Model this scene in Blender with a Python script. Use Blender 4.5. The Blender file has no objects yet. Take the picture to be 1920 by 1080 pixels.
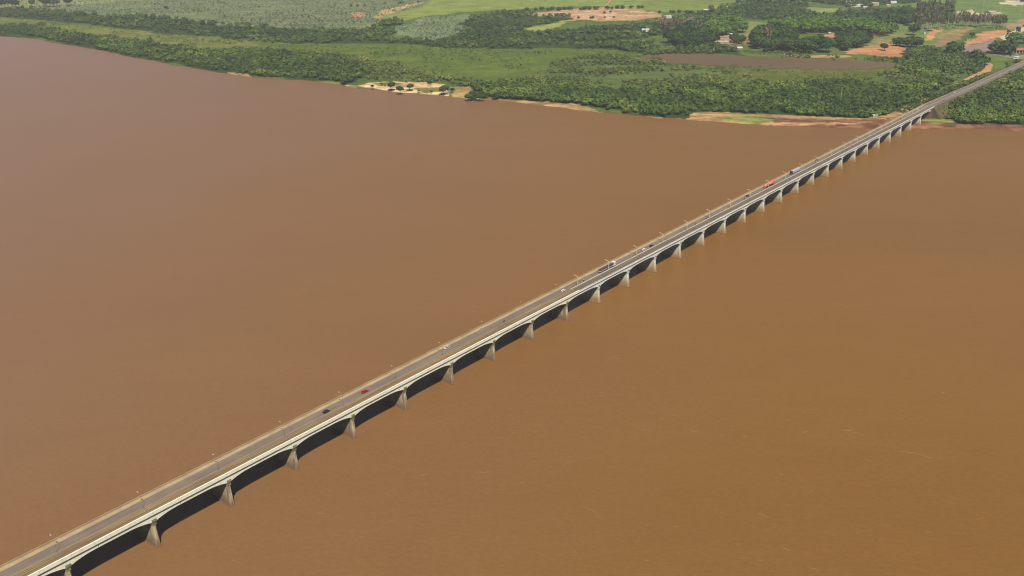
import bpy, math, random
import numpy as np
from mathutils import Vector

random.seed(7)
rng = np.random.default_rng(11)
scn = bpy.context.scene
col = scn.collection
rad = math.radians

# ------------------------------------------------------------------ camera
FPX, PITCH, CH = 1832.4, rad(21.396), 278.75
cd = bpy.data.cameras.new("camera")
cd.sensor_width = 36
cd.lens = FPX / 1920 * 36
cd.clip_start = 1
cd.clip_end = 40000
cam = bpy.data.objects.new("camera", cd)
col.objects.link(cam)
cam.location = (0, 0, CH)
cam.rotation_euler = (math.pi / 2 - PITCH, 0, 0)
scn.camera = cam

# ------------------------------------------------------------------ sky, sun, exposure
SUNV = Vector((0.115, -0.72, 1.0)).normalized()
elev = math.asin(SUNV.z)
w = bpy.data.worlds.new("World")
scn.world = w
w.use_nodes = True
nt = w.node_tree
bg = nt.nodes["Background"]
sky = nt.nodes.new("ShaderNodeTexSky")
sky.sky_type = 'NISHITA'
sky.sun_disc = False
sky.sun_elevation = elev
sky.sun_rotation = math.atan2(SUNV.x, SUNV.y)
sky.dust_density = 1.5
nt.links.new(sky.outputs[0], bg.inputs[0])
bg.inputs[1].default_value = 0.05
sl = bpy.data.lights.new("sun", 'SUN')
sl.energy = 5.0
sl.angle = rad(0.5)
sl.color = (1.0, 0.95, 0.86)
so = bpy.data.objects.new("sun", sl)
so.rotation_euler = SUNV.to_track_quat('Z', 'Y').to_euler()
so.location = (0, -200, 600)
col.objects.link(so)
scn.view_settings.view_transform = 'Standard'
scn.view_settings.look = 'None'
scn.view_settings.exposure = 0.07
scn.view_settings.gamma = 1.0
scn.render.engine = 'CYCLES'
scn.cycles.max_bounces = 6
scn.cycles.diffuse_bounces = 0
scn.cycles.volume_bounces = 1
scn.cycles.use_denoising = True
scn.cycles.filter_width = 1.15

# ------------------------------------------------------------------ helpers
cp_, sp_ = math.cos(PITCH), math.sin(PITCH)


def G(px, py, z=3.0):
    """survey: where the sight line through a photo point meets the height z (metres above the river)"""
    a, b = (px - 960) / FPX, -(py - 540) / FPX
    v = (a, cp_ + b * sp_, -sp_ + b * cp_)
    t = (z - CH) / v[2]
    return (v[0] * t, v[1] * t, z)


def lin(c):
    c = c / 255.0
    return c / 12.92 if c <= 0.04045 else ((c + 0.055) / 1.055) ** 2.4


def A(r, g, b, k=1.25):
    return (lin(r) / k, lin(g) / k, lin(b) / k)


def tag(o, label=None, cat=None, group=None, kind=None):
    if label: o["label"] = label
    if cat: o["category"] = cat
    if group: o["group"] = group
    if kind: o["kind"] = kind
    return o


def mesh_obj(name, me, parent=None):
    o = bpy.data.objects.new(name, me)
    col.objects.link(o)
    if parent: o.parent = parent
    return o


def empty(name, loc=(0, 0, 0), rz=0.0):
    o = bpy.data.objects.new(name, None)
    o.empty_display_size = 1
    col.objects.link(o)
    o.location = loc
    o.rotation_euler = (0, 0, rz)
    return o


def copy_tree(o, parent=None):
    c = o.copy()
    col.objects.link(c)
    c.parent = parent
    for ch in list(o.children):
        copy_tree(ch, c)
    return c


class MB:
    def __init__(s):
        s.v, s.f = [], []

    def add(s, vs, fs):
        n = len(s.v)
        s.v += [tuple(p) for p in vs]
        s.f += [tuple(i + n for i in f) for f in fs]
        return s

    def box(s, x0, x1, y0, y1, z0, z1):
        vs = [(x, y, z) for z in (z0, z1) for x, y in ((x0, y0), (x1, y0), (x1, y1), (x0, y1))]
        return s.add(vs, [(3, 2, 1, 0), (4, 5, 6, 7), (0, 1, 5, 4), (1, 2, 6, 5), (2, 3, 7, 6), (3, 0, 4, 7)])

    def loft(s, rings, cap=True):
        n = len(rings[0]); m = len(rings)
        vs = [p for r in rings for p in r]
        fs = []
        for k in range(m - 1):
            for i in range(n):
                j = (i + 1) % n
                fs.append((k * n + i, k * n + j, (k + 1) * n + j, (k + 1) * n + i))
        if cap:
            fs.append(tuple(range(n - 1, -1, -1)))
            fs.append(tuple((m - 1) * n + i for i in range(n)))
        return s.add(vs, fs)

    def tube(s, pts, rs, n=8):
        rings = []
        for k, p in enumerate(pts):
            p = Vector(p)
            a = Vector(pts[max(k - 1, 0)]); b = Vector(pts[min(k + 1, len(pts) - 1)])
            t = (b - a).normalized()
            u = t.orthogonal().normalized() if k == 0 else (u - t * u.dot(t)).normalized()
            v = t.cross(u)
            r = rs[k] if isinstance(rs, (list, tuple)) else rs
            rings.append([p + (u * math.cos(2 * math.pi * i / n) + v * math.sin(2 * math.pi * i / n)) * r for i in range(n)])
        return s.loft(rings)

    def wheel(s, x, y, r, wd, n=14):
        a = [(x + r * math.cos(2 * math.pi * i / n), y - wd / 2, r + r * math.sin(2 * math.pi * i / n)) for i in range(n)]
        b = [(p[0], y + wd / 2, p[2]) for p in a]
        return s.loft([a, b])

    def prism(s, prof, y0, y1, inset=0.0, cz=None):
        """side profile (x, z) pushed across y; points above cz are inset"""
        def ring(y, sg):
            return [(x, y + (sg * inset * max(0, (z - cz)) if cz is not None else 0), z) for x, z in prof]
        return s.loft([ring(y0, 1), ring(y1, -1)])

    def mesh(s, name, mat, smooth=False):
        me = bpy.data.meshes.new(name)
        me.from_pydata(s.v, [], s.f)
        me.validate()
        me.materials.append(mat)
        if smooth:
            for p in me.polygons: p.use_smooth = True
        # consistent normals
        import bmesh
        bm = bmesh.new(); bm.from_mesh(me)
        bmesh.ops.recalc_face_normals(bm, faces=bm.faces)
        bm.to_mesh(me); bm.free()
        return me

    def obj(s, name, mat, parent=None, smooth=False):
        return mesh_obj(name, s.mesh(name, mat, smooth), parent)


# ------------------------------------------------------------------ materials
def newmat(name):
    m = bpy.data.materials.new(name)
    m.use_nodes = True
    return m, m.node_tree, m.node_tree.nodes["Principled BSDF"]


def noise(nt, scale, detail=4, rough=0.6, vec=None, dist=0.0):
    n = nt.nodes.new("ShaderNodeTexNoise")
    n.inputs["Scale"].default_value = scale
    n.inputs["Detail"].default_value = detail
    n.inputs["Roughness"].default_value = rough
    n.inputs["Distortion"].default_value = dist
    if vec: nt.links.new(vec, n.inputs["Vector"])
    return n.outputs["Fac"]


def ramp(nt, fac, stops):
    r = nt.nodes.new("ShaderNodeValToRGB")
    e = r.color_ramp.elements
    while len(e) > 1: e.remove(e[-1])
    e[0].position = stops[0][0]; e[0].color = (*stops[0][1], 1)
    for p, c in stops[1:]:
        x = e.new(p); x.color = (*c, 1)
    nt.links.new(fac, r.inputs[0])
    return r.outputs[0]


def mix(nt, a, b, fac, mode='MIX'):
    m = nt.nodes.new("ShaderNodeMix")
    m.data_type = 'RGBA'; m.blend_type = mode
    for sock, val in ((m.inputs[6], a), (m.inputs[7], b), (m.inputs[0], fac)):
        if hasattr(val, "is_linked") or hasattr(val, "links"): nt.links.new(val, sock)
        elif isinstance(val, tuple): sock.default_value = (*val, 1)
        else: sock.default_value = val
    return m.outputs[2]


def pos(nt, scale=(1, 1, 1), rotz=0.0, obj=False):
    if obj:
        g = nt.nodes.new("ShaderNodeTexCoord").outputs["Object"]
    else:
        g = nt.nodes.new("ShaderNodeNewGeometry").outputs["Position"]
    mp = nt.nodes.new("ShaderNodeMapping")
    mp.inputs["Scale"].default_value = scale
    mp.inputs["Rotation"].default_value = (0, 0, rotz)
    nt.links.new(g, mp.inputs[0])
    return mp.outputs[0]


def mottled(name, c1, c2, scale=0.5, rough=0.85, scl=(1, 1, 1), spec=0.3, detail=5, obj=False, lo=0.35, hi=0.65, bump=0.0):
    m, nt, b = newmat(name)
    p = pos(nt, scl, obj=obj)
    f = noise(nt, scale, detail, 0.65, p)
    c = ramp(nt, f, [(lo, c1), (hi, c2)])
    nt.links.new(c, b.inputs["Base Color"])
    b.inputs["Roughness"].default_value = rough
    b.inputs["Specular IOR Level"].default_value = spec
    if bump:
        bn = nt.nodes.new("ShaderNodeBump")
        bn.inputs["Strength"].default_value = bump
        nt.links.new(f, bn.inputs["Height"]); nt.links.new(bn.outputs[0], b.inputs["Normal"])
    return m


def plain(name, c, rough=0.5, metal=0.0, spec=0.5):
    m, nt, b = newmat(name)
    f = noise(nt, 3.0, 3, 0.6, pos(nt, obj=True))
    cc = ramp(nt, f, [(0.3, tuple(x * 0.88 for x in c)), (0.7, tuple(min(1, x * 1.06) for x in c))])
    nt.links.new(cc, b.inputs["Base Color"])
    b.inputs["Roughness"].default_value = rough
    b.inputs["Metallic"].default_value = metal
    b.inputs["Specular IOR Level"].default_value = spec
    return m


def foliage(name, dark, mid, light, big=0.03, small=0.35, per_obj=True):
    m, nt, b = newmat(name)
    f1 = noise(nt, big, 3, 0.6, pos(nt))
    f2 = noise(nt, small, 4, 0.7, pos(nt))
    c = ramp(nt, f1, [(0.3, dark), (0.52, mid), (0.72, light)])
    v = ramp(nt, f2, [(0.25, (0.6, 0.62, 0.6)), (0.75, (1.4, 1.4, 1.3))])
    c = mix(nt, c, v, 1.0, 'MULTIPLY')
    if not per_obj:
        at = nt.nodes.new("ShaderNodeAttribute"); at.attribute_name = "tint"
        v3 = ramp(nt, at.outputs["Fac"], [(0.0, (0.55, 0.62, 0.62)), (0.35, (0.85, 0.9, 0.85)), (0.6, (1.1, 1.12, 0.9)), (0.8, (1.5, 1.5, 1.1)), (0.9, (1.7, 1.35, 1.5)), (1.0, (1.9, 1.5, 1.6))])
        c = mix(nt, c, v3, 1.0, 'MULTIPLY')
    if per_obj:
        oi = nt.nodes.new("ShaderNodeObjectInfo")
        v2 = ramp(nt, oi.outputs["Random"], [(0.0, (0.75, 0.8, 0.8)), (1.0, (1.25, 1.18, 1.0))])
        c = mix(nt, c, v2, 1.0, 'MULTIPLY')
    nt.links.new(c, b.inputs["Base Color"])
    b.inputs["Roughness"].default_value = 0.75
    b.inputs["Specular IOR Level"].default_value = 0.2
    return m


# river
def make_water(name, c_lo, c_mid, c_hi, spec=0.35, side_tint=None):
    m, nt, b = newmat(name)
    f = noise(nt, 0.0022, 5, 0.6, pos(nt, (1, 2.2, 1), rad(-20)), 0.6)
    c = ramp(nt, f, [(0.32, c_lo), (0.5, c_mid), (0.68, c_hi)])
    f3 = noise(nt, 0.02, 5, 0.7, pos(nt, (1, 3.0, 1), rad(-25)), 1.0)
    c = mix(nt, c, ramp(nt, f3, [(0.3, (0.965, 0.965, 0.965)), (0.7, (1.035, 1.035, 1.04))]), 1.0, 'MULTIPLY')
    f5 = noise(nt, 0.28, 5, 0.75, pos(nt, (1, 1.6, 1), rad(-25)))
    c = mix(nt, c, ramp(nt, f5, [(0.3, (0.9, 0.9, 0.89)), (0.7, (1.1, 1.1, 1.12))]), 1.0, 'MULTIPLY')
    if side_tint:   # water colour blends to a pinkish tint towards the left side
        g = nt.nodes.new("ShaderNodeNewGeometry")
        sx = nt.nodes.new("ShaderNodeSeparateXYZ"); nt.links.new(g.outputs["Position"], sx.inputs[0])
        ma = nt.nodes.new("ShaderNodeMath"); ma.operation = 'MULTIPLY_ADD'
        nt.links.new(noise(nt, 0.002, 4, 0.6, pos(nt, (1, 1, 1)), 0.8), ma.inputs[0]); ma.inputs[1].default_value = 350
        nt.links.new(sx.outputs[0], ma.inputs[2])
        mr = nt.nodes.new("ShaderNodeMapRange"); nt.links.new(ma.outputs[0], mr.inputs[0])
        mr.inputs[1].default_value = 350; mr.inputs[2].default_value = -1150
        c = mix(nt, c, side_tint, mr.outputs[0])
    nt.links.new(c, b.inputs["Base Color"])
    b.inputs["Roughness"].default_value = 0.42
    b.inputs["IOR"].default_value = 1.33
    b.inputs["Specular IOR Level"].default_value = spec
    w1 = noise(nt, 0.35, 4, 0.6, pos(nt, (1, 1.8, 1), rad(-25)), 0.4)
    w2 = noise(nt, 0.06, 4, 0.6, pos(nt, (1, 2.0, 1), rad(-25)), 0.4)
    ad = nt.nodes.new("ShaderNodeMath"); ad.operation = 'MULTIPLY_ADD'
    nt.links.new(w2, ad.inputs[0]); ad.inputs[1].default_value = 1.2; nt.links.new(w1, ad.inputs[2])
    bn = nt.nodes.new("ShaderNodeBump")
    bn.inputs["Strength"].default_value = 0.36
    bn.inputs["Distance"].default_value = 0.3
    nt.links.new(ad.outputs[0], bn.inputs["Height"]); nt.links.new(bn.outputs[0], b.inputs["Normal"])
    return m


M_river = make_water("muddy_river_water", A(135, 96, 44), A(138, 98, 46), A(141, 100, 48), side_tint=A(148, 117, 104))
M_pond = make_water("pond_water", A(112, 90, 60), A(118, 94, 64), A(124, 98, 68), 0.1)
M_foam = plain("foam", A(166, 126, 82), 0.8)

# ground: land-cover colour comes from the mesh attribute, broken up by noise
def make_ground():
    m, nt, b = newmat("land")
    at = nt.nodes.new("ShaderNodeAttribute"); at.attribute_name = "cover"
    f1 = noise(nt, 0.018, 6, 0.7, pos(nt, (1, 1, 1)))
    f2 = noise(nt, 0.12, 5, 0.7, pos(nt, (1, 1, 1)))
    f4 = noise(nt, 0.006, 6, 0.75, pos(nt, (1, 3.0, 1)), 1.5)
    v4 = ramp(nt, f4, [(0.35, (0.78, 0.84, 0.84)), (0.5, (1, 1, 1)), (0.65, (1.22, 1.14, 1.0))])
    v1 = ramp(nt, f1, [(0.3, (0.66, 0.74, 0.68)), (0.7, (1.34, 1.24, 1.24))])
    v2 = ramp(nt, f2, [(0.3, (0.75, 0.78, 0.75)), (0.7, (1.25, 1.2, 1.22))])
    c = mix(nt, at.outputs["Color"], v1, 1.0, 'MULTIPLY')
    c = mix(nt, c, v2, 1.0, 'MULTIPLY')
    c = mix(nt, c, v4, 1.0, 'MULTIPLY')
    nt.links.new(c, b.inputs["Base Color"])
    b.inputs["Roughness"].default_value = 0.95
    b.inputs["Specular IOR Level"].default_value = 0.1
    return m


M_land = make_ground()
M_sand = mottled("beach_sand", A(205, 165, 115), A(240, 215, 170), 0.06, 0.95, (1, 1.6, 1), 0.1, lo=0.3, hi=0.6)
M_tan = mottled("dry_bank", A(150, 110, 72), A(205, 165, 118), 0.05, 0.95, (1, 2.5, 1), 0.1, lo=0.35, hi=0.6)
M_mud = mottled("wet_red_mud", A(120, 72, 50), A(165, 112, 84), 0.05, 0.8, (1, 2.5, 1), 0.2)
M_red = mottled("red_earth", A(176, 124, 84), A(214, 164, 120), 0.05, 0.95, (1, 2, 1), 0.1)
M_asph = mottled("asphalt_land", A(118, 106, 96), A(140, 128, 114), 0.1, 0.9, spec=0.2)
M_pale = mottled("pale_concrete_road", A(190, 178, 145), A(215, 205, 175), 0.1, 0.9, spec=0.2)
M_pink = mottled("worn_yard", A(138, 120, 112), A(164, 138, 122), 0.05, 0.9, spec=0.2)
M_emb = mottled("embankment_grass", A(76, 84, 44), A(118, 104, 72), 0.08, 0.95, spec=0.1)

# woodland greens
M_wood = foliage("woodland_leaves", A(58, 78, 32), A(80, 102, 42), A(108, 124, 52), 0.008, 0.12, False)
M_wood2 = foliage("far_woodland_leaves", A(60, 80, 40), A(80, 100, 48), A(104, 118, 60), 0.008, 0.12, False)
M_scrub = foliage("scrub_leaves", A(80, 94, 44), A(100, 112, 52), A(124, 126, 74), 0.012, 0.15, False)
M_heath = foliage("grey_green_scrub_leaves", A(72, 88, 62), A(92, 106, 78), A(114, 126, 92), 0.01, 0.1, False)
M_reed = foliage("marsh_leaves", A(78, 98, 42), A(94, 114, 48), A(112, 126, 56), 0.008, 0.1, False)
M_dkleaf = foliage("dark_park_leaves", A(42, 64, 30), A(58, 86, 36), A(84, 112, 44), 0.02, 0.2)
M_ltleaf = foliage("bright_park_leaves", A(72, 106, 36), A(90, 124, 44), A(110, 140, 52), 0.02, 0.2)
M_euleaf = foliage("grey_eucalypt_leaves", A(78, 90, 52), A(100, 108, 68), A(124, 126, 88), 0.02, 0.2)
M_bare = foliage("thin_brown_twigs", A(100, 90, 72), A(122, 112, 92), A(144, 132, 112), 0.02, 0.2)
M_trunk = plain("bark", A(96, 78, 60), 0.9)
M_ptrunk = plain("pale_bark", A(205, 195, 165), 0.8)

# bridge
def bridge_mat(name, c1, c2, stain, top, zlo=None, zhi=None):
    m, nt, b = newmat(name)
    p = pos(nt, (1, 1, 0.25), obj=False)
    f = noise(nt, 0.6, 5, 0.7, p)
    c = ramp(nt, f, [(0.38, c1), (0.58, c2)])
    f9 = noise(nt, 0.8, 5, 0.75, pos(nt, (1, 1, 0.12)))
    c = mix(nt, c, ramp(nt, f9, [(0.34, (0.84, 0.82, 0.77)), (0.5, (1, 1, 1))]), 1.0, 'MULTIPLY')
    if zlo is not None:
        g = nt.nodes.new("ShaderNodeNewGeometry")
        sx = nt.nodes.new("ShaderNodeSeparateXYZ"); nt.links.new(g.outputs["Position"], sx.inputs[0])
        f2 = noise(nt, 0.25, 4, 0.7, pos(nt))
        ma = nt.nodes.new("ShaderNodeMath"); ma.operation = 'MULTIPLY_ADD'
        nt.links.new(f2, ma.inputs[0]); ma.inputs[1].default_value = 5.0; nt.links.new(sx.outputs[2], ma.inputs[2])
        mr = nt.nodes.new("ShaderNodeMapRange")
        nt.links.new(ma.outputs[0], mr.inputs[0])
        mr.inputs[1].default_value = zlo + 2.5; mr.inputs[2].default_value = zhi + 2.5
        c = mix(nt, stain, c, mr.outputs[0])
        ma2 = nt.nodes.new("ShaderNodeMapRange"); nt.links.new(ma.outputs[0], ma2.inputs[0])
        ma2.inputs[1].default_value = 13.6; ma2.inputs[2].default_value = 14.8
        c = mix(nt, c, top, ma2.outputs[0])
    nt.links.new(c, b.inputs["Base Color"])
    b.inputs["Roughness"].default_value = 0.85
    b.inputs["Specular IOR Level"].default_value = 0.25
    return m


M_cream = bridge_mat("cream_painted_concrete", (0.88, 0.80, 0.60), (0.93, 0.87, 0.68), None, None)
M_cream2 = bridge_mat("white_weathered_concrete", (0.74, 0.69, 0.59), (0.88, 0.83, 0.74), None, None)
M_pier = bridge_mat("stained_pier_concrete", A(140, 126, 102), A(212, 190, 156), A(140, 108, 80), A(120, 114, 98), 1.0, 7.0)
M_pier2 = bridge_mat("pale_pier_concrete", A(222, 210, 180), A(246, 238, 216), A(176, 140, 94), A(235, 226, 212), 2.0, 9.0)
M_capg = mottled("mossy_bearing_block", A(120, 122, 84), A(160, 158, 118), 0.8, 0.9)
M_tansw = mottled("tan_sidewalk_paving", A(176, 152, 116), A(198, 174, 136), 0.12, 0.9, spec=0.2)
M_deck = mottled("deck_concrete", A(140, 124, 100), A(165, 148, 120), 0.2, 0.9)


def road_mat(name, c1, c2, c3):
    """worn asphalt: long streaks along the carriageway"""
    m, nt, b = newmat(name)
    f = noise(nt, 0.9, 5, 0.65, pos(nt, (0.02, 1.6, 1), obj=True))
    c = ramp(nt, f, [(0.3, c1), (0.5, c2), (0.7, c3)])
    f2 = noise(nt, 0.08, 3, 0.6, pos(nt, (1, 1, 1), obj=True))
    c = mix(nt, c, ramp(nt, f2, [(0.3, (0.88, 0.88, 0.9)), (0.7, (1.12, 1.1, 1.06))]), 1.0, 'MULTIPLY')
    # expansion joints every span
    tc = nt.nodes.new("ShaderNodeTexCoord"); sx = nt.nodes.new("ShaderNodeSeparateXYZ")
    nt.links.new(tc.outputs["Object"], sx.inputs[0])
    md = nt.nodes.new("ShaderNodeMath"); md.operation = 'PINGPONG'; md.inputs[1].default_value = 21.0
    nt.links.new(sx.outputs[0], md.inputs[0])
    lt = nt.nodes.new("ShaderNodeMath"); lt.operation = 'LESS_THAN'; lt.inputs[1].default_value = 0.22
    nt.links.new(md.outputs[0], lt.inputs[0])
    c = mix(nt, c, (0.17, 0.15, 0.13), lt.outputs[0])
    nt.links.new(c, b.inputs["Base Color"])
    b.inputs["Roughness"].default_value = 0.85
    b.inputs["Specular IOR Level"].default_value = 0.25
    return m


M_road = road_mat("worn_asphalt", A(114, 102, 90), A(132, 118, 104), A(152, 136, 118))
M_ballast = road_mat("dusty_track_bed", A(96, 76, 52), A(150, 124, 88), A(186, 160, 114))
M_track2 = road_mat("asphalt_track_bed", A(96, 86, 72), A(122, 110, 92), A(152, 138, 116))
M_rail = plain("worn_rail_steel", A(150, 132, 112), 0.5, 0.3)
M_white = plain("white_kerb_paint", (0.62, 0.58, 0.50), 0.7)
M_kerb = plain("worn_kerb", A(165, 150, 130), 0.8)
M_iron = plain("dark_pole_steel", A(134, 118, 104), 0.6)
M_galv = plain("pale_pole_steel", A(225, 205, 185), 0.5)
M_lampw = plain("lamp_housing", (0.8, 0.76, 0.7), 0.4)
M_stone = mottled("rough_stone_facing", A(120, 84, 64), A(150, 112, 88), 0.6, 0.9)

# vehicles and small things
M_pw = plain("white_paint", (0.80, 0.80, 0.78), 0.3)
M_pr = plain("crimson_paint", (0.42, 0.01, 0.03), 0.3)
M_pk = plain("black_paint", (0.015, 0.015, 0.018), 0.3)
M_ps = plain("silver_paint", (0.62, 0.62, 0.62), 0.3, 0.2)
M_tank = plain("faded_red_paint", (0.80, 0.17, 0.12), 0.45)
M_glass = plain("dark_glass", (0.02, 0.025, 0.03), 0.1)
M_tyre = plain("rubber", (0.02, 0.02, 0.02), 0.8)
M_rim = plain("rim_metal", (0.5, 0.5, 0.5), 0.4, 0.6)
M_lens = plain("lamp_lens", (0.8, 0.78, 0.7), 0.2)
M_dark = plain("dark_cargo_tarp", (0.07, 0.06, 0.07), 0.8)
M_skin = plain("skin", (0.45, 0.26, 0.17), 0.6)
M_cloth = plain("grey_clothing", (0.25, 0.25, 0.28), 0.9)
M_tile = mottled("clay_roof_tiles", A(168, 92, 66), A(200, 122, 92), 0.4, 0.9)
M_tin = mottled("pale_metal_roof", A(205, 200, 185), A(235, 230, 220), 0.2, 0.6)
M_wall = mottled("rendered_wall", A(180, 160, 130), A(215, 195, 165), 0.2, 0.9)

# ------------------------------------------------------------------ bridge frame of reference
P0 = Vector((-190.14, 347.48, 0))
ANG = rad(52.369)
SPAN = 42.0
dv = Vector((math.cos(ANG), math.sin(ANG), 0))
nv = Vector((dv.y, -dv.x, 0))


def B(s, n, z):
    """s in spans along the bridge, n metres to the downstream side, z metres up"""
    return P0 + dv * (s * SPAN) + nv * n + Vector((0, 0, z))


# ------------------------------------------------------------------ shoreline
SHORE = [(-900, 22), (-500, 38), (-200, 55), (0, 68), (60, 73), (130, 85), (200, 98), (260, 110), (320, 121), (400, 135), (470, 145),
         (520, 148), (600, 153), (640, 159), (668, 166), (700, 166), (730, 172), (800, 177), (830, 179), (880, 184), (920, 187), (980, 193), (1040, 200),
         (1100, 209), (1160, 215), (1220, 220), (1290, 226), (1340, 230), (1420, 235), (1500, 237), (1580, 239), (1640, 241),
         (1690, 242), (1720, 242), (1760, 242), (1840, 243), (1920, 246), (2200, 255), (2700, 268), (3600, 290)]
sh = [G(x, y, 0)[:2] for x, y in SHORE]
sh.sort()
SX = np.array([p[0] for p in sh]); SY = np.array([p[1] for p in sh])


def vnoise(x, y, sc, seed=0):
    """cheap smooth value noise in [-1, 1]"""
    r = np.random.default_rng(seed)
    t = r.uniform(-1, 1, (64, 64))
    u, v = np.asarray(x) * sc + 1000, np.asarray(y) * sc + 1000
    i, j = np.floor(u).astype(int), np.floor(v).astype(int)
    a, b = u - i, v - j
    a = a * a * (3 - 2 * a); b = b * b * (3 - 2 * b)
    g = lambda p, q: t[p % 64, q % 64]
    return (g(i, j) * (1 - a) + g(i + 1, j) * a) * (1 - b) + (g(i, j + 1) * (1 - a) + g(i + 1, j + 1) * a) * b


def shore_y(x):
    x = np.asarray(x, float)
    return np.interp(x, SX, SY) + 5 * vnoise(x, x * 0, 1 / 40, 3) + 2.5 * vnoise(x, x * 0, 1 / 13, 4)


def inside(x, y, poly):
    x = np.asarray(x); y = np.asarray(y)
    r = np.zeros(x.shape, bool)
    n = len(poly)
    for k in range(n):
        x0, y0 = poly[k][:2]; x1, y1 = poly[(k + 1) % n][:2]
        if y0 == y1: continue
        c = ((y0 > y) != (y1 > y)) & (x < (x1 - x0) * (y - y0) / (y1 - y0) + x0)
        r ^= c
    return r


def W(poly, z=3.0):
    return [G(a, b, z)[:2] for a, b in poly]


# ------------------------------------------------------------------ land cover (outlines surveyed from the photograph, kept as ground positions)
C_mead = A(92, 110, 48)
COVER = [
    # (colour, outline)
    (A(118, 128, 90), [(-700, -60), (-700, 40), (0, 28), (140, 26), (230, 36), (330, 40), (420, 50), (600, 56), (700, 54), (740, 40), (800, 26), (840, 8), (860, -60)]),
    (A(144, 150, 96), [(-700, -60), (-700, 14), (30, 14), (150, 10), (240, 2), (500, -6), (700, -60)]),
    (A(116, 124, 62), [(-300, 30), (0, 34), (60, 38), (130, 46), (210, 53), (310, 62), (400, 70), (480, 78), (560, 84), (560, 98), (480, 94), (400, 90), (330, 88), (240, 74), (150, 66), (90, 48), (0, 44), (-300, 38)]),
    (A(95, 113, 44), [(480, 76), (640, 84), (760, 83), (860, 90), (960, 93), (1060, 92), (1180, 96), (1130, 104), (1080, 115), (1010, 140), (960, 150), (900, 154), (830, 152), (760, 152), (690, 148), (680, 128), (640, 108), (560, 102), (480, 96)]),
    (A(98, 108, 46), [(1225, 118), (1330, 124), (1430, 128), (1560, 131), (1690, 128), (1770, 140), (1740, 156), (1660, 166), (1560, 158), (1440, 152), (1350, 140), (1250, 132)]),
    (A(118, 134, 96), [(725, 60), (760, 46), (800, 32), (850, 30), (880, 26), (900, 34), (870, 50), (900, 62), (860, 74), (780, 76)]),
    (A(134, 148, 70), [(690, 50), (716, 40), (740, 26), (800, 10), (830, -20), (1400, -30), (1420, 6), (1370, 14), (1320, 18), (1240, 22), (1150, 14), (1100, 12), (1000, 16), (960, 18), (860, 24), (800, 30), (760, 40), (725, 62), (706, 60)]),
    (A(124, 138, 64), [(1200, -60), (1520, -60), (1540, 4), (1480, 8), (1440, 2), (1390, 4), (1380, 8), (1250, 20), (1200, 20)]),
    (A(186, 150, 112), [(1000, 24), (1060, 18), (1130, 14), (1190, 17), (1240, 25), (1252, 31), (1215, 34), (1190, 39), (1130, 41), (1090, 38), (1060, 42), (1046, 40), (1050, 34), (1000, 28)]),
    (A(150, 160, 82), [(990, 55), (1040, 44), (1066, 40), (1060, 50), (1010, 58)]),
    (A(172, 140, 92), [(1150, 62), (1200, 56), (1220, 57), (1218, 68), (1190, 72)]),
    (A(124, 140, 112), [(1030, 72), (1090, 62), (1160, 58), (1150, 64), (1120, 72), (1050, 76)]),
    (A(130, 140, 78), [(1384, 62), (1396, 40), (1440, 42), (1440, 54), (1410, 64), (1400, 80), (1384, 74)]),
    (A(140, 150, 84), [(1500, 14), (1600, 18), (1640, 26), (1570, 30), (1540, 26), (1500, 22)]),
    (A(110, 132, 66), [(1640, 40), (1740, -40), (2200, -60), (2200, 60), (1960, 56), (1880, 48), (1800, 60), (1740, 90), (1690, 96), (1600, 96), (1570, 80), (1620, 60)]),
    (A(132, 134, 78), [(1630, 70), (1720, 60), (1730, 74), (1690, 90), (1640, 82)]),
    (A(192, 138, 96), [(1586, 96), (1620, 88), (1650, 78), (1676, 84), (1700, 92), (1726, 95), (1710, 103), (1670, 108), (1630, 104), (1590, 102)]),
    (A(160, 130, 94), [(1738, 90), (1762, 76), (1786, 58), (1822, 51), (1828, 56), (1800, 74), (1772, 90), (1748, 95)]),
    (A(204, 150, 108), [(1744, 64), (1750, 54), (1772, 53), (1768, 60), (1748, 70), (1722, 80), (1716, 76)]),
    (A(200, 146, 106), [(1800, 88), (1820, 78), (1850, 60), (1876, 57), (1894, 56), (1880, 66), (1860, 76), (1834, 84), (1812, 94)]),
    (A(205, 195, 158), [(1780, 30), (1800, 20), (1820, 18), (1836, 24), (1880, 23), (1872, 30), (1842, 32), (1806, 34)]),
    (A(212, 200, 164), [(1868, 8), (1890, 2), (1925, -8), (1990, -12), (1990, 6), (1912, 8), (1900, 12), (1890, 9)]),
    (A(160, 140, 108), [(1886, 46), (1925, 34), (1990, 26), (1990, 90), (1930, 70), (1906, 68)]),
    (A(104, 124, 52), [(1850, 100), (1900, 108), (1886, 120), (1864, 132), (1858, 116)]),
    (A(98, 122, 58), [(1820, 180), (1850, 170), (1990, 160), (1990, 200), (1880, 196), (1840, 192)]),
    (A(150, 128, 84), [(1345, 62), (1400, 60), (1408, 78), (1398, 88), (1340, 88)]),
]
COVER = [(c, W(p)) for c, p in COVER]
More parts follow.
